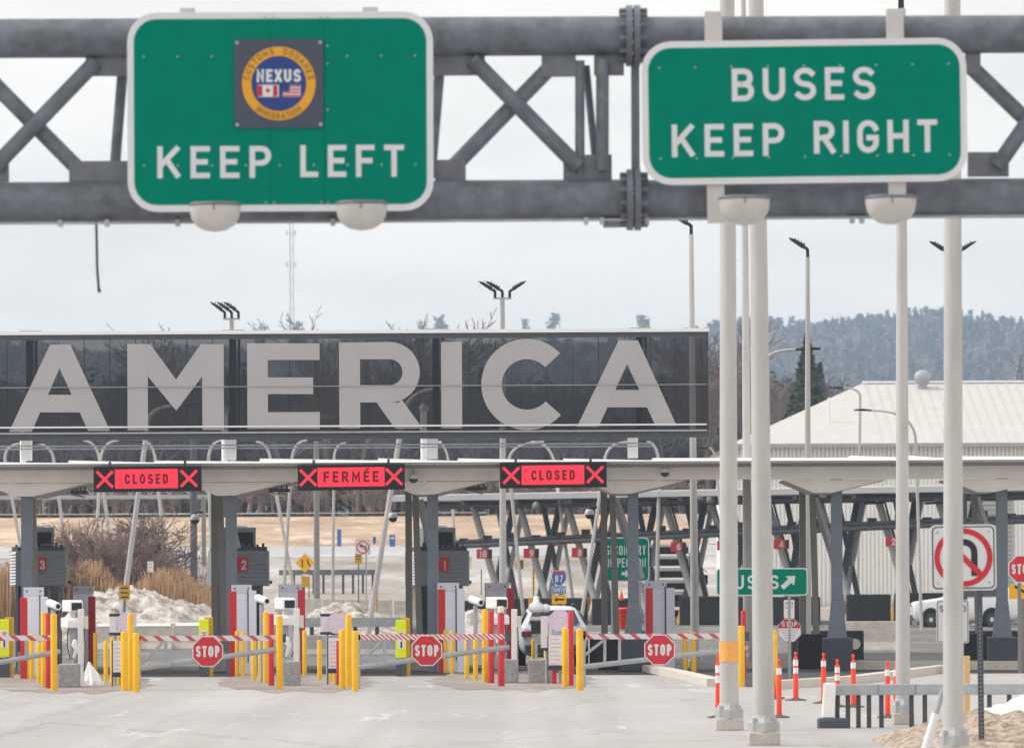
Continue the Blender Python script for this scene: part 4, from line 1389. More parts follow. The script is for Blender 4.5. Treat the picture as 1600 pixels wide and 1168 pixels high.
letter([[c1(*p) for p in ((1030, 150), (1116, 150), (1116, 506), (1030, 506))],
        [c1(*p) for p in ((1116.2, 150), (1332, 150), (1332, 219), (1116.2, 219))],
        [c1(*p) for p in ((1116.2, 292), (1305, 292), (1305, 361), (1116.2, 361))],
        [c1(*p) for p in ((1116.2, 436), (1332, 436), (1332, 506), (1116.2, 506))]])
def ringpoly(cx, cy, ro, ri, a0, a1, n=24, ex=1.):
    o = [(cx + ex * ro * math.cos(R(a0 + (a1 - a0) * k / n)), cy - ro * math.sin(R(a0 + (a1 - a0) * k / n))) for k in range(n + 1)]
    i_ = [(cx + ex * ri * math.cos(R(a0 + (a1 - a0) * k / n)), cy - ri * math.sin(R(a0 + (a1 - a0) * k / n))) for k in range(n + 1)]
    return [[o[k], o[k + 1], i_[k + 1], i_[k]] for k in range(n)]
# R: stem, bowl, leg
st = [c2(*p) for p in ((-80, 146), (7, 146), (7, 504), (-80, 504))]
bowl = [[c2(a, b) for a, b in q] for q in ringpoly(130, 270, 126, 54, -90, 90, 20)]
letter([st, [c2(*p) for p in ((7.2, 146), (130, 144), (130, 216), (7.2, 216))], [c2(*p) for p in ((7.2, 324), (130, 324), (130, 396), (7.2, 396))]] + bowl +
       [[c2(*p) for p in ((76, 396.3), (170, 396.3), (172, 372), (267, 504), (152, 504))]])
letter([[c2(*p) for p in ((345, 144), (432, 144), (432, 503), (345, 503))]])
letter([[c2(a, b) for a, b in q] for q in ringpoly(702, 321, 190, 105, 43, 318, 44)])
letter([[c2(*p) for p in ((1085, 137), (1125, 137), (1120, 235), (1000, 497), (910, 497))],
        [c2(*p) for p in ((1125, 137.0), (1165, 137), (1325, 493), (1237, 493), (1120.0, 235))],
        [c2(*p) for p in ((1070.5, 344), (1169.5, 344), (1202, 416), (1037.5, 416))]])

# LED lane signs ------------------------------------------------------------------------
def led_sign(px0, px1, py0, py1, text, label, fx0, fx1):
    Y = YC - .3
    s = sc(Y)
    c = W((px0 + px1) / 2, (py0 + py1) / 2, Y)
    t = thing('led_sign', label, 'lane sign', c, 0, 'red LED lane signs under the canopy edge')
    t.rotation_euler = (0, -R(.4), CANROT)
    w, h = (px1 - px0) / s, (py1 - py0) / s
    cx, cy = (px0 + px1) / 2, (py0 + py1) / 2
    MB().box(-w / 2, w / 2, 0, .25, -h / 2, h / 2).build('housing', 'led_housing', t, .012)
    fw = (fx0 - cx) / s, (fx1 - cx) / s
    fh = 14.8 / s
    fc = MB().box(fw[0], fw[1], -.006, -.001, -fh, fh + .5 / s).build('lit_field', 'led_red', t)
    lm = txt(MB(), text.replace('É', 'E'), (fw[0] + fw[1]) / 2, -7.8 / s, 15.6 / s if 'É' not in text else 17 / s, .2, -.0085, .3, fit=(68 if 'É' not in text else 86) / s)
    if 'É' in text:
        xx = (fw[0] + fw[1]) / 2 + 86 / s * .285
        ribbon(lm, [(xx - 1.5 / s, 10.4 / s), (xx + 2.5 / s, 13.2 / s)], 1.2 / s, -.0085)
    lm.build('lettering', 'led_letter', fc)
    for sx in (-1, 1):
        xx = (fx0 if sx < 0 else fx1)
        mid = ((px0 + xx) / 2 - cx) / s + .012 if sx < 0 else ((px1 + xx) / 2 - cx) / s - .012
        x_ = MB(); r = 11 / s
        ribbon(x_, [(mid - r, -r), (mid + r, r)], 2.3 / s, -.004)
        ribbon(x_, [(mid - r, r), (mid + r, -r)], 2.3 / s, -.0052)
        x_.build('lit_cross', 'led_red', t)
    for x in (-w * .35, w * .35):
        MB().box(x - .03, x + .03, .1, .16, h / 2, h / 2 + .12).build('hanger', 'dark_grey', t)
led_sign(146, 314, 728, 767.5, 'CLOSED', 'LED sign reading CLOSED between two red crosses, leftmost of the three', 179.5, 278)
led_sign(465, 632, 725, 765, 'FERMÉE', 'LED sign reading FERMÉE between two red crosses', 496, 601)
led_sign(781, 948, 722, 761.5, 'CLOSED', 'LED sign reading CLOSED right of the FERMÉE sign, above booth 1 lane', 815, 913)

# cameras and hanging lights under the canopy -----------------------------------------
def dome_cam(px, py, Y, label, arm=None, hang=None):
    s = sc(Y)
    p = W(px, py, Y)
    t = thing('dome_camera', label, 'camera', p, 0, 'dome cameras on the canopy')
    r = 7.2 / s
    MB().lathe([(r * .35, r * 1.1), (r * .8, r * .95), (r, r * .4), (r, -.1 * r)], n=14).build('housing', 'white_plastic', t)
    MB().lathe([(r * .98, -.1 * r), (r * .8, -.65 * r), (r * .45, -.95 * r), (.001, -1.05 * r)], n=14).build('dome', 'dark_grey', t)
    if arm: MB().tube([(0, 0, r), (0, 0, r * 1.5), (arm / s, 0, r * 1.5)], .03, 6).build('arm', 'black_metal', t)
    if hang: MB().tube([(0, 0, r), (0, 0, hang / s)], .018, 6).build('rod', 'galvanized_pale', t)
dome_cam(646, 747, YC + 1.0, 'dome camera hanging beside the FERMÉE sign', hang=24)
dome_cam(1039, 737, YC + 1.0, 'dome camera hanging right of the third LED sign', hang=20)
dome_cam(305, 811, YB - .2, 'dome camera on the column left of booth 2', arm=12)
dome_cam(614, 808, YB - .2, 'dome camera on the column left of booth 1', arm=12)
dome_cam(921, 803, YB - .2, 'dome camera on the column left of the green inspection sign', arm=12)
def hanging_light(px, py, Y, wpx, label):
    s = sc(Y)
    p = W(px, py, Y)
    t = thing('hanging_light', label, 'light', p, 0, 'hanging lights under the canopy')
    w = wpx / s / 2
    zt_ = (ZS - .31) - p.z
    for x in (-w * .75, -w * .3, w * .2, w * .7):
        MB().cyl((x, 0, .06), (x, 0, zt_), .018, n=6).build('rod', 'dark_grey', t)
    MB().box(-w, w, -.25, .25, .0, .07).build('tray', 'dark_grey', t)
    MB().add([(-w, -.3, -.02), (w * .6, -.3, -.09), (w * .6, .2, -.06), (-w, .2, .0), (-w, -.3, -.05), (w * .6, -.3, -.12), (w * .6, .2, -.09), (-w, .2, -.03)],
             [(0, 1, 2, 3), (4, 5, 6, 7), (0, 1, 5, 4), (2, 3, 7, 6), (1, 2, 6, 5), (0, 3, 7, 4)]).build('reflector', 'reflective_white', t)
hanging_light(124, 771, YC + 3, 26, 'hanging light on four rods beside the first closed sign')
hanging_light(437, 768, YC + 3, 32, 'hanging light on four rods left of the FERMÉE sign')
hanging_light(744, 765, YC + 3, 34, 'hanging light on four rods left of the third LED sign')
# flue pipes behind the sign
def flue(px, py_top, Y, label):
    p = W(px, 712, Y); top = W(px, py_top, Y)
    t = thing('flue_pipe', label, 'flue pipe', (p.x, Y, 5.03), 0, 'flue pipes on the canopy roof')
    H = top.z - 5.03
    MB().cyl((0, 0, 0), (0, 0, H - .12), .075, n=12).build('pipe', 'white_plastic', t)
    MB().lathe([(.13, H - .12), (.12, H - .05), (.02, H + .05)], n=12).build('rain_cap', 'galvanized_pale', t)
flue(36, 640, 122.5, 'white flue pipe behind the first letter A')
flue(351, 637, 122.5, 'white flue pipe behind the right leg of letter M')
flue(662, 633, 122.5, 'white flue pipe behind the leg of letter R')

# booths --------------------------------------------------------------------------------
def booth(px, num, label):
    s = sc(YB)
    c = W(px, 1000, YB)
    t = thing('inspection_booth', label, 'booth', (c.x, YB, 0), R(6.5), 'numbered inspection booths')
    w = 44 / s
    z = lambda py: W(px, py, YB).z
    zb1, zb0 = z(860), z(915)
    ch, cd_ = .13, .22
    D = 2.4
    P = [(-w + ch, 0), (w - ch * .3, 0), (w, .1), (w, D), (-w, D), (-w, cd_)]
    up = MB().zprism(P, zb0, zb1)
    n = 9
    for k in range(n):
        zz = zb0 + (zb1 - zb0) * (k + .15) / n
        up.add([(-w + ch + .01, -.003, zz), (w - .05, -.003, zz), (w - .05, -.014, zz + .02), (-w + ch + .01, -.014, zz + .02), (w - .05, -.003, zz + .03), (-w + ch + .01, -.003, zz + .03)], [(0, 1, 2, 3), (3, 2, 4, 5)])
    up.build('upper_cladding', 'booth_grey', t)
    lv = MB()
    for k in range(11):
        zz = zb0 + .03 + (zb1 - zb0 - .04) * k / 11
        a, b = (-w - .004, cd_), (-w + ch, -.004)
        lv.add([(a[0] - .03, a[1] - .02, zz), (b[0] - .03, b[1] - .02, zz), (b[0], b[1], zz + .06), (a[0], a[1], zz + .06)], [(0, 1, 2, 3)])
    lv.build('side_louvre', 'louvre_white', t)
    MB().zprism([(x * .93, .06 + y * .94) for x, y in P], zb1, zb1 + .1).build('roof', 'dark_grey', t)
    rg_ = random.Random(num)
    cr_ = MB()
    for k in range(9):
        xx = -w * .8 + 1.6 * w * k / 8
        cr_.box(xx - .03, xx + .03, .3, .36, zb1 + .1, zb1 + .1 + rg_.uniform(.03, .12))
    cr_.build('roof_lights', 'black_metal', t)
    # unit on the roof with dark louvred face
    x0, x1 = (px - 27 - px) / s, (px + 24 - px) / s
    a0, a1 = zb1 + .1, z(823)
    MB().box(x0, x1, .35, 1.2, a0, a1).build('roof_unit', 'booth_grey', t, .02)
    gr = MB().box(x0 + .12, x1 - .07, .33, .345, a0 + .07, a1 - .12)
    gr.build('unit_grille', 'black_metal', t)
    MB().box(x0 + .1, x1 - .2, .5, 1.0, a1, a1 + .06).build('unit_lid', 'snow', t, .02)
    # lower part
    MB().box(-w * .78, w * .80, .25, D - .1, 0, 1.02).build('base_panel', 'booth_dark', t, .01)
    MB().box(-w * .76, w * .77, .28, D - .12, 1.02, zb0).build('window', 'dark_glass', t)
    for x in (-w * .80, -w * .40, -w * .02, w * .34, w * .72):
        MB().box(x - .035, x + .04, .2, .277, .0, zb0).build('mullion', 'steel_blue', t)
    MB().box(w * .8, w * .8 + .24, .6, 1.0, zb0 + .05, zb0 + .13).build('side_shelf', 'dark_grey', t)
    # number plate
    nx0 = {3: 55, 2: 370, 1: 684}[num]
    pl_ = MB().box((nx0 - px) / s, (nx0 + 18 - px) / s, -.03, -.016, zb0 + .36, zb0 + .36 + 22 / s).build('number_plate', 'red_plate', t)
    txt(MB(), str(num), (nx0 + 11.5 - px) / s, zb0 + .36 + 2.5 / s, 15 / s, .19, -.033, .2).build('number', 'sign_white', pl_)
    return t
booth(62, 3, 'grey clad booth with red number 3')
booth(378, 2, 'grey clad booth with red number 2')
booth(691, 1, 'grey clad booth with red number 1')

# ------------------------------------------------------------------ bollards and posts
GB = 'bollards and posts round the lane islands'
def bollard(px, top, base, wpx, colour, label, cap=None):
    p = G(px, base)
    s = sc(p.y)
    H = W(px, top, p.y).z
    r = wpx / s / 2
    nm = {'y': ('bollard', 'yellow_paint'), 'r': ('bollard', 'red_paint')}[colour]
    mb = MB().lathe([(r, -.05), (r, H - r * .35), (r * .8, H - r * .1), (r * .4, H), (.001, H)], n=16)
    o = mb.build(nm[0], nm[1], None, 0, p)
    tag(o, label, 'bollard', GB)
    if cap:
        MB().lathe([(r * .98, H), (r * .98, H + .12), (r * .7, H + .14), (.001, H + .14)], n=16).build('cap', 'beige_plastic', o)
    return o
def red_post(px, top, base, wpx, label):
    p = G(px, base); s = sc(p.y); H = W(px, top, p.y).z; w = wpx / s / 2
    o = MB().box(-w, w, -w, w, -.05, H).build('red_post', 'red_paint', None, .015, p)
    return tag(o, label, 'post', 'tall red posts beside the cabinets')
for n_, dx, dy, L_ in ((3, 0, 0, 'lane 3'),):
    bollard(68.5, 956, 1073, 8.5, 'y', 'yellow bollard left of the thin red one, front of booth 3 island')
    bollard(75.5, 957, 1075, 8.5, 'r', 'red bollard between two yellow ones at the front of booth 3 island')
    bollard(84.5, 958, 1079, 10.5, 'y', 'front yellow bollard beside the concrete block of booth 3 island')
    bollard(43, 992, 1060, 6.5, 'y', 'short yellow bollard hard against the red post below booth 3')
    bollard(49.7, 990, 1061, 7, 'y', 'short yellow bollard, second from the red post below booth 3')
    bollard(61, 1003, 1067, 7, 'y', 'short yellow bollard just left of the tall yellow and red ones of booth 3')
    bollard(149, 988, 1052, 6.5, 'y', 'yellow bollard right beside the red post behind the white plastic heap')
    bollard(165.5, 1001, 1065, 7, 'y', 'lone short yellow bollard right of the white plastic heap')
    bollard(175.5, 995, 1069, 7, 'y', 'yellow bollard half behind the notice board left of gate 3')
    bollard(187, 993, 1071, 6, 'y', 'yellow bollard hidden behind the notice board left of gate 3')
    bollard(194.5, 986, 1079, 11, 'y', 'stout yellow bollard, left of the three by the faded octagon between booths 3 and 2')
    bollard(204.5, 958, 1078, 10, 'y', 'tallest yellow bollard of the three between booths 3 and 2')
    bollard(213, 988, 1081, 10.5, 'y', 'frontmost yellow bollard of the three between booths 3 and 2')
bollard(415.5, 955, 1067, 8.5, 'y', 'tall yellow bollard left of the red one, booth 2 island')
bollard(424, 958, 1071, 9, 'r', 'red bollard between two tall yellow ones, booth 2 island')
bollard(437, 961, 1076, 10.5, 'y', 'front yellow bollard at the gate arm end, booth 2 island')
bollard(370.5, 985, 1056, 6.5, 'y', 'short yellow bollard against the red post below booth 2')
bollard(380, 987, 1056, 7, 'y', 'short yellow bollard in front of the grey cabinet below booth 2')
bollard(396.5, 998, 1062, 7.5, 'y', 'short yellow bollard in front of the narrow grey column of booth 2')
bollard(406.5, 1000, 1064, 7.5, 'y', 'short yellow bollard just left of the tall ones, booth 2 island')
bollard(476, 984, 1055, 7, 'y', 'yellow bollard touching the red post right of the booth 2 scanner')
bollard(499.5, 999, 1062, 7.5, 'y', 'lone short yellow bollard left of the notice board between booths 2 and 1')
bollard(516, 1000, 1065, 6.5, 'y', 'yellow bollard behind the notice board between booths 2 and 1, left one')
bollard(523.5, 1000, 1067, 6.5, 'y', 'yellow bollard behind the notice board between booths 2 and 1, right one')
bollard(528.5, 1000, 1070, 6, 'r', 'red bollard stub under the notice board between booths 2 and 1')
bollard(534.8, 983, 1076, 10, 'y', 'left one of three yellow bollards between booths 2 and 1')
bollard(544.8, 959, 1073, 10, 'y', 'tallest of three yellow bollards between booths 2 and 1')
bollard(555, 985, 1080, 10.5, 'y', 'frontmost of three yellow bollards between booths 2 and 1')
bollard(696, 983, 1051, 6.5, 'y', 'short yellow bollard against the red post below booth 1')
bollard(706.5, 985, 1053, 7, 'y', 'short yellow bollard in front of the grey cabinet below booth 1')
bollard(729.5, 997, 1060, 7.5, 'y', 'short yellow bollard right of the narrow grey column of booth 1')
bollard(743, 998, 1062, 7.5, 'y', 'short yellow bollard nearest the tall ones of booth 1 island')
bollard(758, 951, 1066, 9.5, 'y', 'tall yellow bollard left of two red ones, booth 1 island')
bollard(767.5, 954, 1067, 9.5, 'r', 'plain red bollard between the yellow one and the capped red one')
bollard(783.3, 957, 1072, 10.5, 'r', 'red bollard with a pale cap at the gate arm end', True)
bollard(834, 998, 1042, 7.5, 'y', 'yellow bollard in front of the silver car bumper')
bollard(854, 1010, 1066, 8, 'y', 'yellow bollard under the notice board beside the silver car')
bollard(866, 1010, 1068, 8, 'r', 'red bollard under the notice board beside the silver car')
bollard(883.5, 980, 1073, 10.5, 'y', 'yellow bollard left of the tall red one by the silver car')
bollard(892, 954, 1071, 9, 'r', 'tall red bollard between two yellow ones by the silver car')
bollard(906, 982, 1078, 11, 'y', 'yellow bollard at the hinge of the rightmost gate')
bollard(1070.5, 985, 1049, 7.5, 'y', 'left one of two short yellow bollards behind the rightmost gate')
bollard(1084, 986, 1050, 8, 'y', 'right one of two short yellow bollards behind the rightmost gate')
bollard(1158.5, 977, 1073, 10.5, 'y', 'yellow bollard right of the orange banded pole')
bollard(1162, 953, 1060, 8.5, 'r', 'red bollard behind the yellow one right of the banded pole')
bollard(1210.5, 984, 1078, 9, 'y', 'yellow bollard behind the orange delineators by the pavement kerb')
for px, top, base, lb in ((37.5, 933, 1060, 'left of the cabinet below booth 3'), (144, 931, 1046, 'right of the scanner on booth 3 island'),
                          (364.5, 923, 1055, 'left of the cabinet below booth 2'), (471.5, 921, 1052, 'right of the scanner on booth 2 island'),
                          (690.5, 920, 1050, 'left of the cabinet below booth 1'), (797.5, 918, 1046, 'right of the scanner on booth 1 island'),
                          (1015, 918, 1048, 'on the kerb right of the rightmost gate sign')):
    red_post(px, top, base, 11, 'tall red post ' + lb)

# ------------------------------------------------------------------ grey cabinets
def cabinet(px0, px1, top, base, label, col=None, wedge=True):
    p = G((px0 + px1) / 2, base); s = sc(p.y); w = (px1 - px0) / s / 2
    H = W(px0, top, p.y).z
    t = thing('equipment_cabinet', label, 'cabinet', p, R(4), 'lavender grey equipment cabinets')
    MB().box(-w, w, 0, .5, 0, H - .2).build('body', 'cabinet', t, .015)
    MB().xprism([(.0, H - .197), (.5, H - .197), (.4, H + .0), (-.06, H)], -w - .01, w + .01).build('hood', 'cabinet', t)
    sc_ = MB()
    for x in (-w * .7, w * .7): sc_.disc(x, H - .09, .022, -.055, -.04, 8)
    sc_.build('screws', 'dark_grey', t)
    MB().box(-w * .9, w * .9, -.012, -.003, .35, H - .3).build('door', 'cabinet', t, .006)
    if col:
        x0, x1 = (col[0] - (px0 + px1) / 2) / s, (col[1] - (px0 + px1) / 2) / s
        H2 = W(px0, col[2], p.y).z
        MB().box(x0, x1, -.12, .2, 0, H2).build('side_column', 'cabinet', t, .012)
        MB().box(x0 - .03, x0 - .004, -.02, .12, .3, H2 + .05).build('seam', 'dark_grey', t)
cabinet(38, 68, 917, 1058, 'grey cabinet beside the red post under booth 3', (64, 75, 932))
cabinet(115, 146, 915, 1045, 'grey cabinet behind the scanner of booth 3 island')
cabinet(363, 393, 913, 1053, 'grey cabinet beside the red post under booth 2', (389, 401, 922))
cabinet(437, 471, 912, 1050, 'grey cabinet behind the scanner of booth 2 island')
cabinet(685, 717, 910, 1050, 'grey cabinet beside the red post under booth 1', (714, 726, 919))
cabinet(760, 794, 910, 1045, 'grey cabinet behind the scanner of booth 1 island')
cabinet(1010, 1041, 907, 1046, 'grey cabinet beside the red post on the kerb', (1041, 1054, 918))

# ------------------------------------------------------------------ scanner islands: camera, hooded scanner, white post, block
def bullet_camera(px, py, base, label):
    p = G(px, base); s = sc(p.y); z = W(px, py, p.y).z
    t = thing('bullet_camera', label, 'camera', p, R(28), 'white bullet cameras on posts')
    MB().cyl((0, .05, 0), (0, .05, z - .08), .05, n=10).build('post', 'galvanized_pale', t)
    MB().tube([(0, .26, z + .06), (0, .24, z + .06), (0, -.2, z - .01), (0, -.22, z - .01)], [.06, .085, .085, .075], 14).build('body', 'white_plastic', t)
    MB().cyl((0, -.215, z - .01), (0, -.228, z - .012), .05, n=14).build('lens', 'black_metal', t)
    MB().box(-.03, .03, .02, .09, z - .12, z - .05).build('bracket', 'dark_grey', t)
bullet_camera(85, 946, 1072, 'white bullet camera on the booth 3 island')
bullet_camera(411, 938, 1066, 'white bullet camera on the booth 2 island')
bullet_camera(745, 940, 1062, 'white bullet camera on the booth 1 island, turned aside')
def scanner(px, py, base, label, extra=True):
    """hooded plate reader on a mast with a second box below and loose cables"""
    p = G(px, base); s = sc(p.y); z = W(px, py, p.y).z
    zb2 = z - .36
    t = thing('plate_reader', label, 'scanner', p, R(24), 'white hooded plate readers')
    MB().xprism([(-.28, z - .13), (-.28, z + .09), (-.2, z + .13), (.3, z + .13), (.3, z - .13)], -.15, .15).build('hood', 'white_plastic', t, .02)
    MB().box(-.12, .12, -.287, -.283, z - .1, z + .07).build('lens_panel', 'black_metal', t)
    MB().box(-.05, .05, -.05, .05, zb2 - .1, z - .133).build('neck', 'beige_plastic', t)
    MB().xprism([(-.25, zb2 - .13), (-.25, zb2 + .04), (-.15, zb2 + .1), (.25, zb2 + .1), (.25, zb2 - .13)], -.2, .2).build('lower_box', 'white_plastic', t, .02)
    MB().box(-.07, .07, -.02, .1, .45, zb2 - .135).build('mast', 'galvanized_pale', t)
    jb = MB().tube([(.03, -.08, zb2 - .4), (.0, -.1, zb2 - .5), (.05, -.12, zb2 - .6), (.0, -.06, .5)], [.05, .075, .06, .03], 8)
    jb.build('junction_box', 'white_plastic', t)
    MB().tube([(-.14, -.1, zb2 - .13), (-.18, -.14, zb2 - .5), (-.1, -.1, zb2 - .8), (-.13, -.1, .45)], .013, 6).build('cable', 'black_metal', t)
    MB().tube([(.15, -.1, zb2 - .13), (.2, -.16, zb2 - .6), (.1, -.12, .5)], .013, 6).build('cable', 'black_metal', t)
scanner(114, 946, 1062, 'white hooded plate reader on booth 3 island')
scanner(446, 942, 1060, 'white hooded plate reader on booth 2 island')
scanner(777, 941, 1058, 'white hooded plate reader on booth 1 island')
def reader_post(px, top, base, label):
    p = G(px, base); s = sc(p.y); H = W(px, top, p.y).z
    t = thing('sensor_post', label, 'post', p, 0, 'white sensor posts on the islands')
    MB().box(-.065, .065, -.05, .05, 0, H).build('post', 'white_plastic', t, .012)
    MB().box(.066, .15, -.04, .06, H - .42, H - .15).build('sensor_box', 'beige_plastic', t, .01)
    MB().tube([(.068, -.055, H - .4), (.09, -.07, H - .8), (.068, -.055, .3)], .012, 6).build('cable', 'dark_grey', t)
reader_post(127, 951, 1071, 'white sensor post in front of the grey cabinet, booth 3 island')
reader_post(464, 950, 1066, 'white sensor post right of the plate reader, booth 2 island')
reader_post(804, 951, 1062, 'white sensor post left of the silver car')
def block(px0, px1, top, base, label):
    p = G((px0 + px1) / 2, base); s = sc(p.y); w = (px1 - px0) / s / 2; H = W(px0, top, p.y).z
    o = MB().add([(-w, -.01, 0), (w, -.01, 0), (w, .9, 0), (-w, .9, 0), (-w * 1.02, 0, H), (w * 1.02, 0, H), (w * 1.02, .9, H), (-w * 1.02, .9, H)], [(0, 3, 2, 1), (4, 5, 6, 7), (0, 1, 5, 4), (1, 2, 6, 5), (2, 3, 7, 6), (3, 0, 4, 7)]).build('concrete_block', 'concrete', None, .025, p)
    tag(o, label, 'block', 'grey concrete blocks on the islands')
block(90, 120, 1037, 1074, 'grey concrete block under the plate reader of booth 3 island')
block(443, 467, 1033, 1071, 'grey concrete block under the plate reader of booth 2 island')
block(779, 810, 1030, 1067, 'grey concrete block behind the capped red bollard')
block(825, 862, 1030, 1067, 'grey concrete block in front of the silver car')
# white plastic heap on booth 3 island
p = G(143, 1070)
rg = np.random.RandomState(5)
mb = MB()
n = 22; rings = [(.20, 0), (.19, .1), (.13, .25), (.07, .4), (.02, .5)]
vs = []
for r, z in rings:
    for k in range(n):
        a = 2 * PI * k / n
        rr = r * (1 + .18 * rg.randn() * (.5 if z < .45 else 0) ) * (1.25 if math.cos(a) > 0 and z < .3 else .9)
        vs.append((rr * math.cos(a) - .05 * (z / .5), rr * math.sin(a) * .8, z))
fs = [(i * n + k, i * n + (k + 1) % n, (i + 1) * n + (k + 1) % n, (i + 1) * n + k) for i in range(len(rings) - 1) for k in range(n)] + [tuple(range((len(rings) - 1) * n, len(rings) * n))]
mb.add(vs, fs)
tag(mb.build('plastic_sheet', 'snow', None, 0, p), 'crumpled white plastic heap at the foot of the booth 3 sensor post', 'plastic sheet')
# camera cluster by the silver car
p = G(838, 1052); s = sc(p.y)
t = thing('camera_cluster', 'cluster of white floodlight and cameras on a mast before the silver car', 'camera', p)
zc = W(838, 948, p.y).z
MB().cyl((0, 0, 0), (0, 0, zc - .3), .035, n=8).build('mast', 'galvanized_pale', t)
MB().lathe([(.001, .26), (.06, .26), (.09, .12), (.17, .06), (.19, -.06), (.12, -.12), (.001, -.12)], (0, 0, zc), 14).build('light_head', 'white_plastic', t)
MB().lathe([(.001, .1), (.08, .08), (.11, 0), (.08, -.09), (.001, -.1)], (.22, 0, zc - .02), 12).build('dome', 'white_plastic', t)
MB().box(-.15, .25, -.05, .05, zc - .3, zc - .22).build('bracket', 'beige_plastic', t)
MB().box(-.12, .11, -.13, -.05, zc - .62, zc - .33).build('screen_box', 'black_metal', t, .01)
MB().cyl((-.13, 0, zc + .0), (-.13, 0, zc + .22), .05, n=10).build('beacon', 'yellow_worn', t)

# ------------------------------------------------------------------ faded octagons and notice boards
def island_signs(pn0, pn1, pt0, pt1, po, pyo, ro, pb0, pb1, bt, bb, base, where):
    Y = G(po, base).y; s = sc(Y)
    # panel on the left
    c = W((pn0 + pn1) / 2, (pt0 + pt1) / 2, Y + .5)
    w, h = (pn1 - pn0) / s / 2, (pt1 - pt0) / s / 2
    t = thing('notice_sign', 'narrow white panel with dark ends ' + where, 'sign', (c.x, Y + .5, 0), 0, 'narrow white panels')
    MB().box(-w, w, -.01, .02, c.z - h + .06, c.z + h - .06).build('panel', 'paper', t)
    MB().box(-w * 1.05, w * 1.05, -.02, .03, c.z + h - .058, c.z + h).build('end_bar', 'navy_plate', t)
    MB().box(-w * 1.05, w * 1.05, -.02, .03, c.z - h, c.z - h + .058).build('end_bar', 'navy_plate', t)
    MB().box(w * .35, w * .5, -.014, -.0105, c.z - h * .5, c.z + h * .5).build('printed_line', 'pink_line', t)
    MB().cyl((0, .06, 0), (0, .06, c.z + h * .8), .03, n=8).build('post', 'galvanized_pale', t)
    # octagon
    c = W(po, pyo, Y + .3)
    r = ro / s / math.cos(R(22.5))
    t = thing('octagon_sign', 'faded lavender octagonal STOP HERE sign ' + where, 'road sign', (c.x, Y + .3, 0), 0, 'faded octagonal signs')
    MB().prism([(x, c.z + z) for x, z in octagon(r)], -.012, .0).build('plate', 'lavender', t)
    tx = MB()
    txt(tx, 'STOP', 0, c.z + r * .34, r * .36, .16, -.014, .24)
    txt(tx, 'HERE', 0, c.z - r * .18, r * .36, .16, -.014, .24)
    for k in range(3): tx.box(-r * (.62 - k * .12), r * (.62 - k * .12), -.0145, -.0125, c.z - r * (.42 + .16 * k), c.z - r * (.37 + .16 * k))
    tx.build('lettering', 'pink_print', t)
    MB().box(-.03, .03, .005, .05, 0, c.z + r * .9).build('post', 'galvanized_pale', t)
    # paper board
    c = W((pb0 + pb1) / 2, (bt + bb) / 2, Y - .1)
    w, h = (pb1 - pb0) / s / 2, (bb - bt) / s / 2
    t = thing('notice_board', 'white printed notice board with dark foot ' + where, 'sign', (c.x, Y - .1, 0), 0, 'printed notice boards')
    MB().box(-w, w, -.012, .012, c.z - h + .1, c.z + h).build('sheet', 'paper', t)
    ln = MB()
    for k in range(7): ln.box(-w * .75, w * (.7 if k % 3 else .4), -.0145, -.0125, c.z + h - .09 - k * .085, c.z + h - .078 - k * .085)
    ln.build('printed_lines', 'pink_line', t)
    MB().box(-w, w, -.025, .02, c.z - h, c.z - h + .098).build('foot_bar', 'navy_plate', t)
    for x in (-w - .012, w + .012): MB().box(x - .011, x + .011, -.02, .02, 0, c.z + h).build('leg', 'dark_grey', t)
island_signs(171, 188, 958, 992, 198, 971, 15, 176.5, 190, 1000, 1057, 1072, 'between booths 3 and 2')
island_signs(501, 521, 958, 991, 526, 973, 16, 513, 530, 996, 1051, 1069, 'between booths 2 and 1')
island_signs(845, 862, 957, 1016, 875, 969, 17, 857, 880, 992, 1046, 1068, 'beside the silver car')

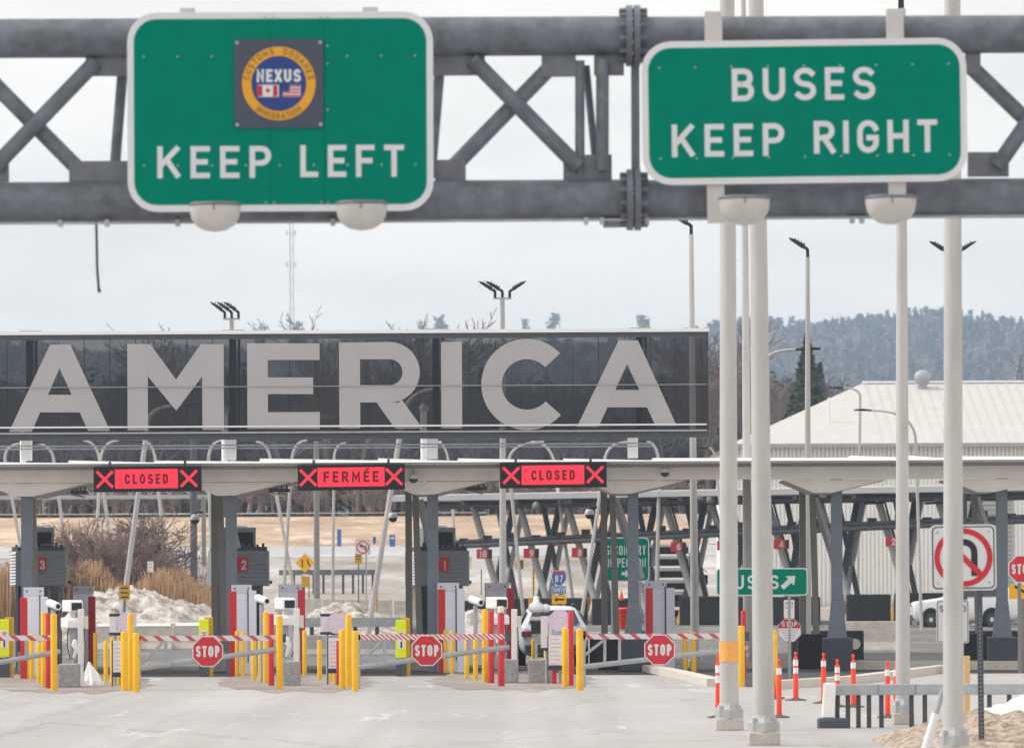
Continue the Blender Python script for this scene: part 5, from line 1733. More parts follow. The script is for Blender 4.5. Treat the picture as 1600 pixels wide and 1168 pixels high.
# ------------------------------------------------------------------ gates with stop signs
STOPR = 24.0
def stop_face(parent, x, z, r, y, word='STOP'):
    b = MB().prism([(x + a, z + c) for a, c in octagon(r)], y, y + .012).build('stop_sign', 'sign_white', parent)
    MB().prism([(x + a, z + c) for a, c in octagon(r * .93)], y - .004, y - .0005).build('red_field', 'red_paint', b)
    txt(MB(), word, x, z - r * .34, r * .68, .2, y - .0065, .2, fit=r * 1.42).build('lettering', 'sign_white', b)
    return b
def gate(px0, px1, yu0, yu1, yl0, yl1, Y, verts, diag, sign, label, stripe):
    s = sc(Y)
    p0 = W(px0, 1000, Y)
    t = thing('barrier_gate', label, 'gate', (p0.x, Y, 0), 0, 'striped barrier gates with stop signs')
    q = lambda px, py: (W(px, py, Y).x - p0.x, 0, W(px, py, Y).z)
    a, b = q(px0, yu0), q(px1, yu1)
    MB().box(a[0], b[0], -.03, .03, a[2] - .055, a[2] + .055).build('upper_rail', stripe, t)
    lo = lambda px: yl0 + (yl1 - yl0) * (px - px0) / (px1 - px0)
    MB().tube([q(px0, yl0), q(px1, yl1)], .055, 10).build('lower_rail', 'galvanized_pale', t)
    for v in verts: MB().tube([q(v, yu0), q(v, lo(v))], .032, 8).build('strut', 'galvanized_pale', t)
    for (d0, e0, d1, e1) in diag: MB().tube([q(d0, e0), q(d1, e1)], .03, 8).build('strut', 'galvanized_pale', t)
    e = q(px1 - 3, yu0)
    MB().box(e[0] - .05, e[0] + .05, -.06, .05, e[2] - .08, e[2] + .1).build('end_clamp', 'dark_grey', t)
    z0 = q(px0 + 4, 0)[0]
    MB().box(-.02, .05, -.03, .05, 0, a[2] + .06).build('hinge_post', 'galvanized_pale', t)
    if sign:
        c = q(sign[0], sign[1])
        stop_face(t, c[0], c[2], STOPR / s / math.cos(R(22.5)), -.075)
gate(-130, 94, 997, 999, 1058, 1017, 102.0, (41, -40), (), None, 'striped gate arm coming in from the left edge, its end at booth 3 island', 'arm_stripe')
gate(216, 446, 997, 996, 1044, 1012, 102.4, (259, 389), ((222, 1036, 254, 1003),), (325, 1017), 'striped gate with stop sign between booths 3 and 2', 'arm_stripe')
gate(559, 796, 995, 994, 1042, 1010, 101.8, (601, 731), ((563, 1036, 594, 1003),), (667, 1015.5), 'finely striped gate with stop sign between booths 2 and 1', 'arm_stripe_fine')
gate(911, 1170, 994, 993, 1041, 1012, 102.6, (945, 968, 1113), ((912, 1024, 943, 1000),), (1030.5, 1014.5), 'striped gate with stop sign at the right, reaching the banded pole', 'arm_stripe')

# ------------------------------------------------------------------ lime sleeves on the column feet
def sleeve(px, top, bot, Y, label, wide=20):
    s = sc(Y); p = W(px, 1000, Y)
    z0, z1 = W(px, bot, Y).z, W(px, top, Y).z
    t = thing('warning_sleeve', label, 'sleeve', (p.x, Y, 0), 0, 'lime warning sleeves on the columns')
    w = wide / s / 2
    MB().box(-w, w * .55, -.06, .04, z0, z1).build('lime_panel', 'lime', t, .02)
    MB().box(-w * .2, w * 1.1, .05, .3, z0 - .5, z1 + .05).build('yellow_wrap', 'yellow_worn', t, .02)
    zm = (z0 + z1) / 2
    MB().box(-w * .7, w * .35, -.068, -.0615, zm - .22, zm + .18).build('decal', 'paper', t)
    tr = MB().prism([(-w * .55, zm + .15), (w * .2, zm + .15), (-w * .17, zm - .03)], -.075, -.0685)
    tr.build('triangle', 'pink_line', t)
    ar = MB().box(-w * .3, -w * .05, -.075, -.0685, zm - .2, zm - .06)
    ar.build('mark', 'black_metal', t)
    MB().box(-w, w * .55, -.02, .2, 0, z0 - .02).build('foot', 'dark_grey', t)
sleeve(9, 967, 1026, 116.0, 'lime green warning sleeve at the left edge of the picture')
sleeve(321, 967, 1026, 116.0, 'lime green warning sleeve above the stop sign left of booth 2')
sleeve(629, 968, 1027, 115.6, 'lime green warning sleeve left of booth 1', 21)

# ------------------------------------------------------------------ road signs
def post_sign(name, px, py, Y, label, wpx, hpx, plate_m, border_m=None, b=.03, rad=.05, post=True, cat='road sign', post_r=.03, post_px=None, z0=None, post_m='galvanized_pale', legs=1):
    s = sc(Y); c = W(px, py, Y); g0 = tz(c.x, Y) if z0 is None else z0
    t = thing(name, label, cat, (c.x, Y, g0))
    zc = c.z - g0
    w, h = wpx / s, hpx / s
    if border_m:
        MB().prism([(x, zc + z) for x, z in rrect(w, h, rad)], 0, .012).build('border', border_m, t)
        MB().prism([(x, zc + z) for x, z in rrect(w - 2 * b, h - 2 * b, max(.005, rad - b * .6))], -.004, -.0005).build('plate', plate_m, t)
    else:
        MB().prism([(x, zc + z) for x, z in rrect(w, h, rad)], -.002, .012).build('plate', plate_m, t)
    if post:
        offs = [0] if legs == 1 else [-w * .3, w * .3]
        for o_ in offs:
            xo = o_ if post_px is None else (post_px - px) / s
            MB().box(xo - post_r, xo + post_r, .014, .06, -.1, zc + h * .42).build('post', post_m, t)
    return t, zc, s
def arrow_poly(cx, cz, L, th, ang, hd=1.):
    pts = [(-L / 2, -th / 2), (L / 2 - th * 1.6 * hd, -th / 2), (L / 2 - th * 1.6 * hd, -th * 1.3), (L / 2, 0), (L / 2 - th * 1.6 * hd, th * 1.3), (L / 2 - th * 1.6 * hd, th / 2), (-L / 2, th / 2)]
    c, s_ = math.cos(R(ang)), math.sin(R(ang))
    return [(cx + x * c - z * s_, cz + x * s_ + z * c) for x, z in pts]
# secondary inspection
t, zc, s = post_sign('direction_sign', 978, 873.5, 136, 'green SECONDARY INSPECTION sign with right arrow behind the columns', 73, 69, 'sign_green', 'sign_white', .03, .12, legs=2)
txt(MB(), 'SECONDARY', 0, zc + 7 / s, 15 / s, .12, -.006, .2, fit=62 / s).build('lettering', 'legend_white', t)
txt(MB(), 'INSPECTION', 0, zc - 12 / s, 14 / s, .12, -.006, .18, fit=62 / s).build('lettering', 'legend_white', t)
MB().prism(arrow_poly(0, zc - 22 / s, 14 / s, 5 / s, 0), -.007, -.0055).build('arrow', 'legend_white', t)
# buses
t, zc, s = post_sign('direction_sign', 1190.5, 908.5, 112, 'green BUSES sign with diagonal arrow behind the foreground poles', 143, 43, 'sign_green', 'sign_white', .025, .08, legs=2)
txt(MB(), 'BUSES', -17 / s, zc - 11.5 / s, 22 / s, .17, -.006, .25, fit=86 / s).build('lettering', 'legend_white', t)
MB().prism(arrow_poly(42 / s, zc, 28 / s, 7.5 / s, 42), -.007, -.0055).build('arrow', 'legend_white', t)
# speed limit 5 and part red octagon
t, zc, s = post_sign('speed_sign', 1233, 951, 118.0, 'small white SPEED LIMIT 5 sign above the red and white octagon', 17, 29, 'reflective_white', 'galvanized_pale', .006, .02)
txt(MB(), 'SPEED', 0, zc + 7 / s, 4 / s, .15, -.006, .2, fit=12 / s).build('lettering', 'black_metal', t)
txt(MB(), 'LIMIT', 0, zc + 1 / s, 4 / s, .15, -.006, .2, fit=11 / s).build('lettering', 'black_metal', t)
txt(MB(), '5', 0, zc - 11 / s, 9 / s, .2, -.006, .2).build('lettering', 'black_metal', t)
Y = 117.4; s = sc(Y); c = W(1233.5, 984, Y)
t = thing('stop_sign', 'red and white octagon reading STOP with pale wording below', 'road sign', (c.x, Y, 0))
r = 18.3 / s / math.cos(R(22.5))
MB().prism([(x, c.z + z) for x, z in octagon(r)], 0, .012).build('border', 'galvanized_pale', t)
MB().prism([(x * .94, c.z + z * .94) for x, z in octagon(r)], -.004, -.0005).build('plate', 'reflective_white', t)
P = [(x * .93, c.z + z * .93) for x, z in octagon(r)]
zcut = c.z + r * .16
MB().prism([(r * .86, zcut), (r * .86, c.z + r * .355), (r * .355, c.z + r * .86), (-r * .355, c.z + r * .86), (-r * .86, c.z + r * .355), (-r * .86, zcut)], -.0075, -.0045).build('red_field', 'red_paint', t)
txt(MB(), 'STOP', 0, c.z + r * .26, r * .4, .18, -.009, .2, fit=r * 1.2).build('lettering', 'sign_white', t)
ln = MB()
for k in range(4): ln.box(-r * (.7 - .12 * k), r * (.7 - .12 * k), -.0065, -.0045, c.z - r * (.02 + .2 * k), c.z + r * (.03 - .2 * k))
ln.build('printed_lines', 'pink_line', t)
MB().box(-.035, .035, .014, .06, 0, c.z + r * .9).build('post', 'steel_blue', t)
# no U-turn sign near the camera
Y = 63.0; s = sc(Y); c = W(1508.5, 870.5, Y)
t = thing('no_uturn_sign', 'square white no U-turn sign partly hidden by the thickest foreground pole', 'road sign', (c.x, Y, 0))
t.rotation_euler = (0, R(-.6), 0)
hw = 51.5 / s
MB().prism([(x, c.z + z) for x, z in rrect(2 * hw, 2 * hw, .07)], 0, .012).build('plate', 'sign_white', t)
MB().prism([(x, c.z + z) for x, z in rrect(2 * hw - .045, 2 * hw - .045, .06)], -.004, -.0005).build('border', 'black_metal', t)
MB().prism([(x, c.z + z) for x, z in rrect(2 * hw - .075, 2 * hw - .075, .05)], -.008, -.0045).build('face', 'sign_white', t)
k_ = 1 / s
um = MB()
um.box(-20 * k_, -10 * k_, -.0115, -.0085, c.z - 12 * k_, c.z + 8 * k_)
um.box(12 * k_, 22 * k_, -.0115, -.0085, c.z - 29 * k_, c.z + 8 * k_)
for q in ringpoly(1 * k_, -(c.z + 8 * k_), 21 * k_, 11 * k_, 0, 180, 16):
    um.prism([(a, -b) for a, b in q], -.0115, -.0085)
um.prism([(-27 * k_, c.z - 12 * k_), (-15 * k_, c.z - 30 * k_), (-3 * k_, c.z - 12 * k_)], -.0115, -.0085)
um.build('arrow', 'black_metal', t)
ring = MB().disc(0, c.z, 45.5 * k_, -.015, -.0125, 48, 37 * k_)
ring.build('red_ring', 'red_paint', t)
a = 26.5 * k_; e = 3.1 * k_
MB().prism([(-a - e, c.z + a - e), (-a + e, c.z + a + e), (a + e, c.z - a + e), (a - e, c.z - a - e)], -.0185, -.0155).build('red_bar', 'red_paint', t)
sw = MB()
for x in (-1, 1):
    for z in (-1, 1): sw.disc(x * 40 * k_, c.z + z * 40 * k_, 2 * k_, -.0105, -.0085, 8)
sw.build('bolts', 'galvanized_pale', t)
xo = 24.5 * k_
pp = MB().box(xo - .035, xo + .035, .014, .05, -.3, c.z + hw * .8)
pp.build('perforated_post', 'dark_grey', t)
hl = MB()
for k in range(34):
    z = .05 + k * .05
    hl.box(xo - .008, xo + .008, .011, .0138, z, z + .014)
hl.build('post_holes', 'galvanized_pale', t)
MB().box(-20 * k_ - .03, -20 * k_ + .03, .014, .05, -.3, c.z + hw * .8).build('perforated_post', 'dark_grey', t)
# speed board under it, on a post hidden by the pole
Y = 64.0; s = sc(Y); c = W(1488.5, 970.5, Y)
t = thing('speed_sign', 'white SPEED sign below the no U-turn sign, half hidden by the pole', 'road sign', (c.x, Y, 0))
w, h = 51 / s, 68 / s
MB().prism([(x, c.z + z) for x, z in rrect(w, h, .04)], 0, .012).build('plate', 'sign_white', t)
MB().prism([(x, c.z + z) for x, z in rrect(w - .025, h - .025, .035)], -.004, -.0005).build('border', 'black_metal', t)
MB().prism([(x, c.z + z) for x, z in rrect(w - .04, h - .04, .03)], -.008, -.0045).build('face', 'sign_white', t)
txt(MB(), 'SPEED', 0, c.z + 15 / s, 10 / s, .17, -.0095, .3, fit=41 / s).build('lettering', 'black_metal', t)
MB().cyl((0, .04, -.2), (0, .04, c.z + h * .4), .03, n=8).build('post', 'galvanized_pale', t)
# far right octagon and orange arrow
Y = 116; s = sc(Y); c = W(1597, 888.5, Y)
t = thing('stop_sign', 'red STOP sign cut by the right edge of the picture', 'road sign', (c.x, Y, 0))
stop_face(t, 0, c.z, 21.5 / s / math.cos(R(22.5)), -.014)
MB().box(-.1, -.02, 0, .06, 0, c.z).build('post', 'steel_grey', t)
t, zc, s = post_sign('arrow_sign', 1600, 924, 117, 'orange arrow sign below the STOP sign at the right edge', 47, 22, 'sign_orange', None, rad=.02, post=False)
MB().prism(arrow_poly(0, zc, 34 / s, 4 / s, -32), -.006, -.0025).build('arrow', 'black_metal', t)
MB().box(-.06, .02, .013, .06, 0, zc).build('post', 'steel_grey', t)
# interstate assembly
t, zc, s = post_sign('route_marker', 873.5, 921, 172, 'blue 87 shield with SOUTH plate and orange left arrow on one post', 23, 12.6, 'sign_blue', 'sign_white', .02, .02, legs=2)
shp = [(-10.5, 6), (-8, 12), (-3.5, 10.6), (0, 12.2), (3.5, 10.6), (8, 12), (10.5, 6), (11, 0), (9, -6), (5, -10), (0, -13), (-5, -10), (-9, -6), (-11, 0)]
z1 = zc + 19 / s
MB().prism([(a / s * 1.1, z1 + b / s * 1.05) for a, b in shp], -.002, .01).build('shield_border', 'sign_white', t)
MB().prism([(a / s, z1 + b / s * .96) for a, b in shp], -.006, -.0025).build('shield', 'sign_blue', t)
MB().prism([(-10 / s, z1 + 6 / s), (-7.6 / s, z1 + 11 / s), (-3.5 / s, z1 + 9.8 / s), (0, z1 + 11.2 / s), (3.5 / s, z1 + 9.8 / s), (7.6 / s, z1 + 11 / s), (10 / s, z1 + 6 / s)], -.009, -.0065).build('shield_crown', 'red_plate', t)
txt(MB(), '87', 0, z1 - 7 / s, 11 / s, .18, -.011, .2, fit=12.5 / s).build('lettering', 'sign_white', t)
txt(MB(), 'SOUTH', 0, zc - 3.8 / s, 7.6 / s, .16, -.0065, .22, fit=19 / s).build('lettering', 'sign_white', t)
MB().box(-11.5 / s, 11.5 / s, -.002, .01, zc - 22 / s, zc - 8 / s).build('arrow_plate', 'sign_orange', t)
MB().prism(arrow_poly(0, zc - 15 / s, 16 / s, 2.6 / s, 180, 1.2), -.006, -.003).build('arrow', 'black_metal', t)
# yellow diamond with lane arrows, and its plate
Y = 240; s = sc(Y); c = W(476.5, 879, Y); g0 = tz(c.x, Y)
t = thing('diamond_sign', 'orange diamond sign with two lane lines right of booth 2', 'road sign', (c.x, Y, g0))
zc = c.z - g0; r = 15.5 / s
MB().prism([(0, zc + r), (-r, zc), (0, zc - r), (r, zc)], -.002, .015).build('plate', 'sign_orange', t)
MB().prism([(-5.2 / s, zc - 7 / s), (-3.2 / s, zc - 7 / s), (-3.2 / s, zc + 6 / s), (-5.2 / s, zc + 6 / s)], -.008, -.003).prism([(3.2 / s, zc + 6 / s), (5.2 / s, zc + 6 / s), (5.6 / s, zc + 1 / s), (9 / s, zc - 5 / s), (7 / s, zc - 6 / s), (3.6 / s, zc)], -.008, -.003).build('lane_marks', 'black_metal', t)
MB().box(-5.5 / s, 7.5 / s, .016, .03, zc - 38 / s, zc - 21 / s).build('plate', 'yellow_worn', t)
MB().box(-5 / s, 6.5 / s, .0165, .028, zc - 20.5 / s, zc - 17.5 / s).build('strap', 'paper', t)
for x in (-4.5, 6): MB().box((x - .8) / s, (x + .8) / s, .031, .08, -.1, zc - 4 / s).build('post', 'galvanized', t)
# no left turn with yellow plate
t, zc, s = post_sign('no_left_turn_sign', 567, 854.5, 236, 'white no left turn sign with red circle left of booth 1', 22.5, 22.5, 'reflective_white', 'galvanized_pale', .03, .06, post_px=572)
MB().disc(0, zc, 10 / s, -.009, -.0055, 28, 8.2 / s).build('red_ring', 'red_plate', t)
MB().prism([(a / s, zc + b / s) for a, b in ((4, -6), (6, -6), (6, 1), (4, 3), (-1, 3), (-1, 6), (-6, 2), (-1, -1), (-1, 1), (4, 1))], -.009, -.0055).build('arrow', 'black_metal', t)
ribbon_m = MB(); ribbon(ribbon_m, [(-5.5 / s, zc + 5.5 / s), (5.5 / s, zc - 5.5 / s)], .9 / s, -.0115); ribbon_m.build('red_bar', 'red_plate', t)
def plate_sign(px, py, Y, w, h, m, label, lines=2, lm='black_metal', name='warning_plate', pw=.03):
    t, zc, s = post_sign(name, px, py, Y, label, w, h, m, None, rad=.02, post_m='galvanized', post_r=pw)
    ln = MB()
    for k in range(lines):
        zz = zc + h / s * (.22 - .3 * k)
        ln.box(-w / s * .32, w / s * .32, -.006, -.0025, zz, zz + h / s * .09)
    if lines: ln.build('printed_lines', lm, t)
plate_sign(560, 872.5, 232, 11, 15, 'yellow_worn', 'yellow plate below the no left turn sign')
plate_sign(194.5, 924.5, 165, 17, 24, 'yellow_worn', 'yellow plate on a post before the big snow pile', 3)
plate_sign(812, 881.5, 238, 12, 14.5, 'yellow_worn', 'yellow plate between lane signs 10 and 9')
plate_sign(235, 885, 205, 9.5, 17, 'reflective_white', 'small pinkish white sign standing in the orange reeds', 2, 'pink_line')
plate_sign(752, 866, 260, 30, 46, 'reflective_white', 'large white speed board behind lane sign 10', 0)
plate_sign(530, 839.5, 330, 6.5, 26, 'sign_blue', 'narrow blue sign standing at the edge of the brown field', 0)
plate_sign(585, 843, 335, 5, 10, 'sign_blue', 'small blue sign right of the no left turn sign', 0)
plate_sign(601, 845, 335, 8, 15, 'reflective_white', 'small white route plate left of the tall blue sign', 2)
plate_sign(613, 846, 330, 9, 22, 'sign_blue', 'blue and white service sign left of booth 1', 1, 'reflective_white')
plate_sign(147, 880, 300, 8, 14, 'yellow_worn', 'blurred yellow sign behind the brown shrubs', 0)
plate_sign(177, 893, 300, 9, 12, 'sign_orange', 'blurred orange sign behind the brown shrubs', 0)
Y = 270; s = sc(Y); c = W(868, 848, Y); g0 = tz(c.x, Y)
t = thing('stop_sign', 'small far red octagon on two legs between lane signs 9 and 8', 'road sign', (c.x, Y, g0))
MB().prism([(x, c.z - g0 + z) for x, z in octagon(5.6 / s)], 0, .02).build('plate', 'red_plate', t)
for x in (-.12, .12): MB().box(x - .02, x + .02, .022, .05, 0, c.z - g0).build('post', 'galvanized_pale', t)
for i, (px, t0, b0, Y, lb) in enumerate(((586, 917, 935, 225, 'leaning yellow marker stake near the concrete barriers'), (831, 880, 910, 240, 'leaning yellow marker stake right of the yellow plate'))):
    a, b = W(px + 2, b0, Y), W(px, t0 - 6, Y)
    g0 = tz(a.x, Y)
    tag(MB().tube([(0, 0, 0), (b.x - a.x + .08, 0, b.z - g0)], .05, 6).build('marker_stake', 'yellow_worn', None, 0, (a.x, Y, g0)), lb, 'stake')

# ------------------------------------------------------------------ far barriers and rails
def jersey(px0, px1, Y, h, label, m='concrete_pale', grp='concrete barriers across the lanes', depth=.6, snow=False):
    a, b = W(px0, 950, Y).x, W(px1, 950, Y).x
    z0 = tz((a + b) / 2, Y)
    prof = [(-depth / 2, 0), (-depth / 2, h * .1), (-depth * .28, h * .35), (-depth * .14, h), (depth * .14, h), (depth * .28, h * .35), (depth / 2, h * .1), (depth / 2, 0)]
    o = MB().xprism(prof, -(b - a) / 2, (b - a) / 2).build('barrier', m, None, .02, ((a + b) / 2, Y, z0 - .02))
    tag(o, label, 'barrier', grp)
    if snow:
        MB().xprism([(-depth * .18, h + .003), (-depth * .1, h + .08), (depth * .1, h + .09), (depth * .18, h + .003)], -(b - a) / 2 + .1, (b - a) / 2 - .05).build('snow_cap', 'snow', o)
    return o
px = 148
for k in range(4):
    jersey(px, px + 60, 163 + k * .4, .80, ['concrete barrier with snow cap, left end of the row under the big snow pile', 'second snow capped concrete barrier right of the yellow plate post', 'third snow capped concrete barrier, behind the left stop sign gate', 'last snow capped concrete barrier, behind the lime sleeve of booth 2'][k], snow=True)
    px += 61
for k in range(7):
    jersey(430 + k * 37, 465 + k * 37, 236 - k * .5, 1.0, ['concrete barrier behind the booth 2 cabinet', 'concrete barrier under the orange diamond sign', 'concrete barrier left of the thin upright mast', 'concrete barrier right of the thin upright mast', 'concrete barrier under the no left turn sign', 'concrete barrier behind the leaning white mast', 'concrete barrier just left of booth 1'][k], grp='concrete barriers before the snowy verge')
jersey(470, 566, 150, .62, 'low concrete wall between booths 2 and 1 islands', 'concrete', 'low walls')
jersey(565, 640, 149, .62, 'low concrete wall left of booth 1 sleeve', 'concrete', 'low walls')
def rail(px0, px1, py, Y, n, label, m='galvanized', snow=False):
    a, b = W(px0, py, Y), W(px1, py, Y); z0 = tz((a.x + b.x) / 2, Y)
    t = thing('guard_rail', label, 'guard rail', ((a.x + b.x) / 2, Y, z0))
    hw = (b.x - a.x) / 2; z = a.z - z0
    MB().box(-hw, hw, -.05, .02, z - .14, z + .14).build('beam', m, t)
    for k in range(n):
        x = -hw + 2 * hw * (k + .5) / n
        MB().box(x - .06, x + .06, .022, .15, -.1, z + .1).build('post', 'dark_grey', t)
rail(436, 590, 894, 262, 10, 'far guard rail across the snowy verge behind the diamond sign')
rail(470, 640, 972, 152, 5, 'pale guard rail behind the second gate', 'galvanized_pale')

# black crash walls and blocks
def crash_wall(px0, px1, top, Y, label):
    a, b = W(px0, 950, Y).x, W(px1, 950, Y).x; H = W(px0, top, Y).z
    o = MB().box(-(b - a) / 2, (b - a) / 2, 0, .5, 0, H).build('crash_wall', 'barrier_black', None, .06, ((a + b) / 2, Y, 0))
    tag(o, label, 'wall', 'black crash walls in the lanes')
crash_wall(694, 790, 938, 224, 'black crash wall behind the cabinet of booth 1')
crash_wall(797, 918, 934, 223, 'black crash wall behind the orange left arrow sign')
crash_wall(925, 985, 934, 222, 'black crash wall behind the orange red bin')
crash_wall(1062, 1142, 931, 220, 'black crash wall behind the orange banded pole')
crash_wall(1150, 1282, 932, 219, 'black crash wall behind the BUSES sign posts')
crash_wall(1323, 1392, 928, 218, 'black crash wall right of the grey column')
crash_wall(1398, 1520, 926, 218.4, 'black crash wall behind the white police style car')
def plinth(px0, px1, top, base, label, discs=()):
    p = G((px0 + px1) / 2, base); s = sc(p.y); w = (px1 - px0) / s / 2; H = W(px0, top, p.y).z
    t = thing('crash_block', label, 'block', p, 0, 'black steel blocks with round ports')
    MB().box(-w, w, 0, .8, 0, H).build('body', 'barrier_black', t, .03)
    for px in discs:
        x = (px - (px0 + px1) / 2) / s
        MB().disc(x, H * .55, 8.5 / s, -.02, -.001, 20).build('port', 'concrete_pale', t)
plinth(1238, 1350, 985, 1031, 'black block with two round ports under the island column', (1253, 1336))
plinth(1508, 1600, 985, 1033, 'black block with a round port at the right edge', (1520, 1596))
plinth(922, 1008, 990, 1037, 'low black block under the column by the orange red bin', ())
plinth(1000, 1052, 985, 1036, 'dark block behind the rightmost stop sign', ())
o = jersey(1308, 1402, 152, .95, 'pale concrete wall right of the grey island column', 'concrete_pale', 'low walls')
jersey(920, 984, 158, .6, 'low pale concrete wall behind the rightmost gate', 'concrete_pale', 'low walls')

# bin
p = W(977, 985, 131); s = sc(131)
t = thing('barrel', 'bright orange red bin standing on the black block', 'bin', (p.x, 131.4, .905))
MB().lathe([(.13, 0), (.145, .05), (.175, .50), (.19, .52), (.19, .55), (.17, .55)], n=18).build('body', 'orange_plastic', t)
MB().lathe([(.19, .551), (.17, .57), (.001, .575)], n=18).build('lid', 'orange_plastic', t)
def cone(px, top, base, Y, label):
    s = sc(Y); c = W(px, base, Y); H = (base - top) / s; z0 = tz(c.x, Y)
    t = thing('traffic_cone', label, 'cone', (c.x, Y, c.z), 0, 'far orange cones')
    MB().lathe([(H * .22, .03), (H * .1, H * .6), (H * .04, H), (.001, H)], n=12).build('cone', 'orange_plastic', t)
    MB().box(-H * .3, H * .3, -H * .3, H * .3, 0, .03).build('base', 'rubber', t)
cone(1166, 892, 913, 238, 'orange cone beside the BUSES sign')
cone(971, 920, 938, 212, 'orange cone under the SECONDARY INSPECTION sign')

# ------------------------------------------------------------------ truck lanes: canopy on crossing tubes
SG = [(754, 865, '10'), (827, 864, '9'), (902, 863, '8'), (978, 858, '7'), (1056, 854, '6'), (1128, 852, '5'), (1216, 850, '4'), (1298, 848, '3'), (1390, 846, '2'), (1484, 844, '1')]
def lane_Y(px): return 233 - (px - 754) / 636 * 14
pa, pb_ = W(754, 780, lane_Y(754)), W(1390, 780, lane_Y(1390))
row = (pb_ - pa); row.z = 0; rowd = row.normalized(); nrm_ = Vector((-rowd.y, rowd.x, 0))
tc_ = thing('truck_canopy', 'wide pale canopy over the numbered truck lanes behind the front canopy', 'canopy', (0, 0, 0))
zu = 5.92
def slab(a, b, d0, d1, z0, z1):
    vs = [a + nrm_ * d0, b + nrm_ * d0, b + nrm_ * d1, a + nrm_ * d1]
    return MB().add([(v.x, v.y, z0) for v in vs] + [(v.x, v.y, z1) for v in vs], [(0, 3, 2, 1), (4, 5, 6, 7), (0, 1, 5, 4), (1, 2, 6, 5), (2, 3, 7, 6), (3, 0, 4, 7)])
Pa, Pb = pa - rowd * 4.2, pb_ + rowd * 9
slab(Pa, Pb, -1.6, 6, zu, zu + .26).build('roof', 'fascia', tc_)
slab(Pa + rowd * .1, Pb, -1.4, 5.8, zu + .262, zu + .29).build('roof_snow', 'snow', tc_)
for k in range(14):
    q = Pa + rowd * (1 + k * 3.1)
    slab(q, q + rowd * .22, -1.5, 5.9, zu - .2, zu - .003).build('rib', 'tube_dark', tc_)
slab(Pa + rowd * .2, Pb, -1.0, -.8, zu - .3, zu - .203).build('edge_beam', 'dark_grey', tc_)
slab(Pa + rowd * .2, Pb, .5, .75, zu - .36, zu - .265).build('edge_beam', 'tube_dark', tc_)
# service pipe slung between the tubes
g0_, g1_ = W(706, 849, lane_Y(706)), W(1600, 809, lane_Y(1600))
t = thing('service_pipe', 'long dark pipe tray slung across the crossing tubes', 'pipe', (0, 0, 0))
n = 22
for k in range(2):
    MB().tube([g0_ + Vector((0, -.5, -.13 + .2 * k)), g1_ + Vector((0, -.5, -.13 + .2 * k))], .12 - .03 * k, 10).build('pipe', 'dark_grey' if k else 'tube_dark', t)
for k in range(n):
    q = g0_.lerp(g1_, (k + .5) / n)
    cl_ = MB().box(q.x - .2, q.x + .2, q.y - .64, q.y - .4, q.z + .1, q.z + .22 + .08 * (k % 3))
    cl_.build('clamp', 'black_metal', t)
for px, py, num in SG:
    Y = lane_Y(px); s = sc(Y); c = W(px, py, Y)
    t = thing('lane_column', 'crossing grey tubes carrying red lane sign ' + num, 'column', (c.x, Y, 0), 0, 'crossing tube columns of the truck lanes')
    X = lambda p, y, Yq=Y: Vector((W(p, y, Yq).x - c.x, 0, W(p, y, Yq).z))
    a, b = X(px - 17, 770), X(px + 40, 985)
    a.y, b.y = 1.2, -.6
    b.z = 0; a.z = zu - .03
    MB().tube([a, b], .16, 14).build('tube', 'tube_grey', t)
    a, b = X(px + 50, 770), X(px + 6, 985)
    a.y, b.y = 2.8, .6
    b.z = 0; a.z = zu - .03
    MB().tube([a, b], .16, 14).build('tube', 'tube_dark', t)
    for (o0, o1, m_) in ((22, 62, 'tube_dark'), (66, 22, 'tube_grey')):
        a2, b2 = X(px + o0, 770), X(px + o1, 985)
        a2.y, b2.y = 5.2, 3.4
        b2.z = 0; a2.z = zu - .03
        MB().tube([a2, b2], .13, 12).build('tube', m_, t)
    d = (a - b).normalized()
    MB().tube([b - d * .02, b + d * 1.55], .185, 14).build('yellow_sleeve', 'yellow_worn', t)
    if num in '6421':
        a, b = X(px - 8, 785), X(px + 30, 930); a.y, b.y = -.2, -.9
        MB().tube([X(px - 40, 786) + Vector((0, -.2, 0)), a, b], .06, 8).build('conduit', 'black_metal', t)
    zc = c.z
    pl_ = MB().box(-9 / s, 9 / s, -1.0, -.97, zc - 7.5 / s, zc + 7.5 / s).build('lane_number_plate', 'red_plate', t)
    txt(MB(), num, 3.5 / s if num != '10' else 1 / s, zc - 5.5 / s, 11 / s, .2, -1.004, .16).build('number', 'sign_white', pl_)
    MB().box(9 / s, 15 / s, -.96, -.55, zc - 7 / s, zc + 7 / s).build('plate_bracket', 'black_metal', t)
# flood lights under it
for i, (px, py) in enumerate(((838, 790), (1096, 776), (1110, 780), (1287, 772))):
    Y = lane_Y(px) - 2; s = sc(Y); c = W(px, py, Y)
    t = thing('flood_light', ['flood light under the truck canopy by lane 9', 'flood light under the truck canopy left of the banded pole', 'flood light nearest the banded pole under the truck canopy', 'flood light under the truck canopy by lane 3'][i], 'light', c, 0, 'flood lights under the truck canopy')
    MB().cyl((0, 0, .1), (0, 0, zu - .25 - c.z), .04, n=8).build('stem', 'black_metal', t)
    MB().lathe([(.06, .2), (.17, .1), (.19, -.05), (.14, -.16), (.001, -.18)], n=14).build('lamp_head', 'steel_grey', t)

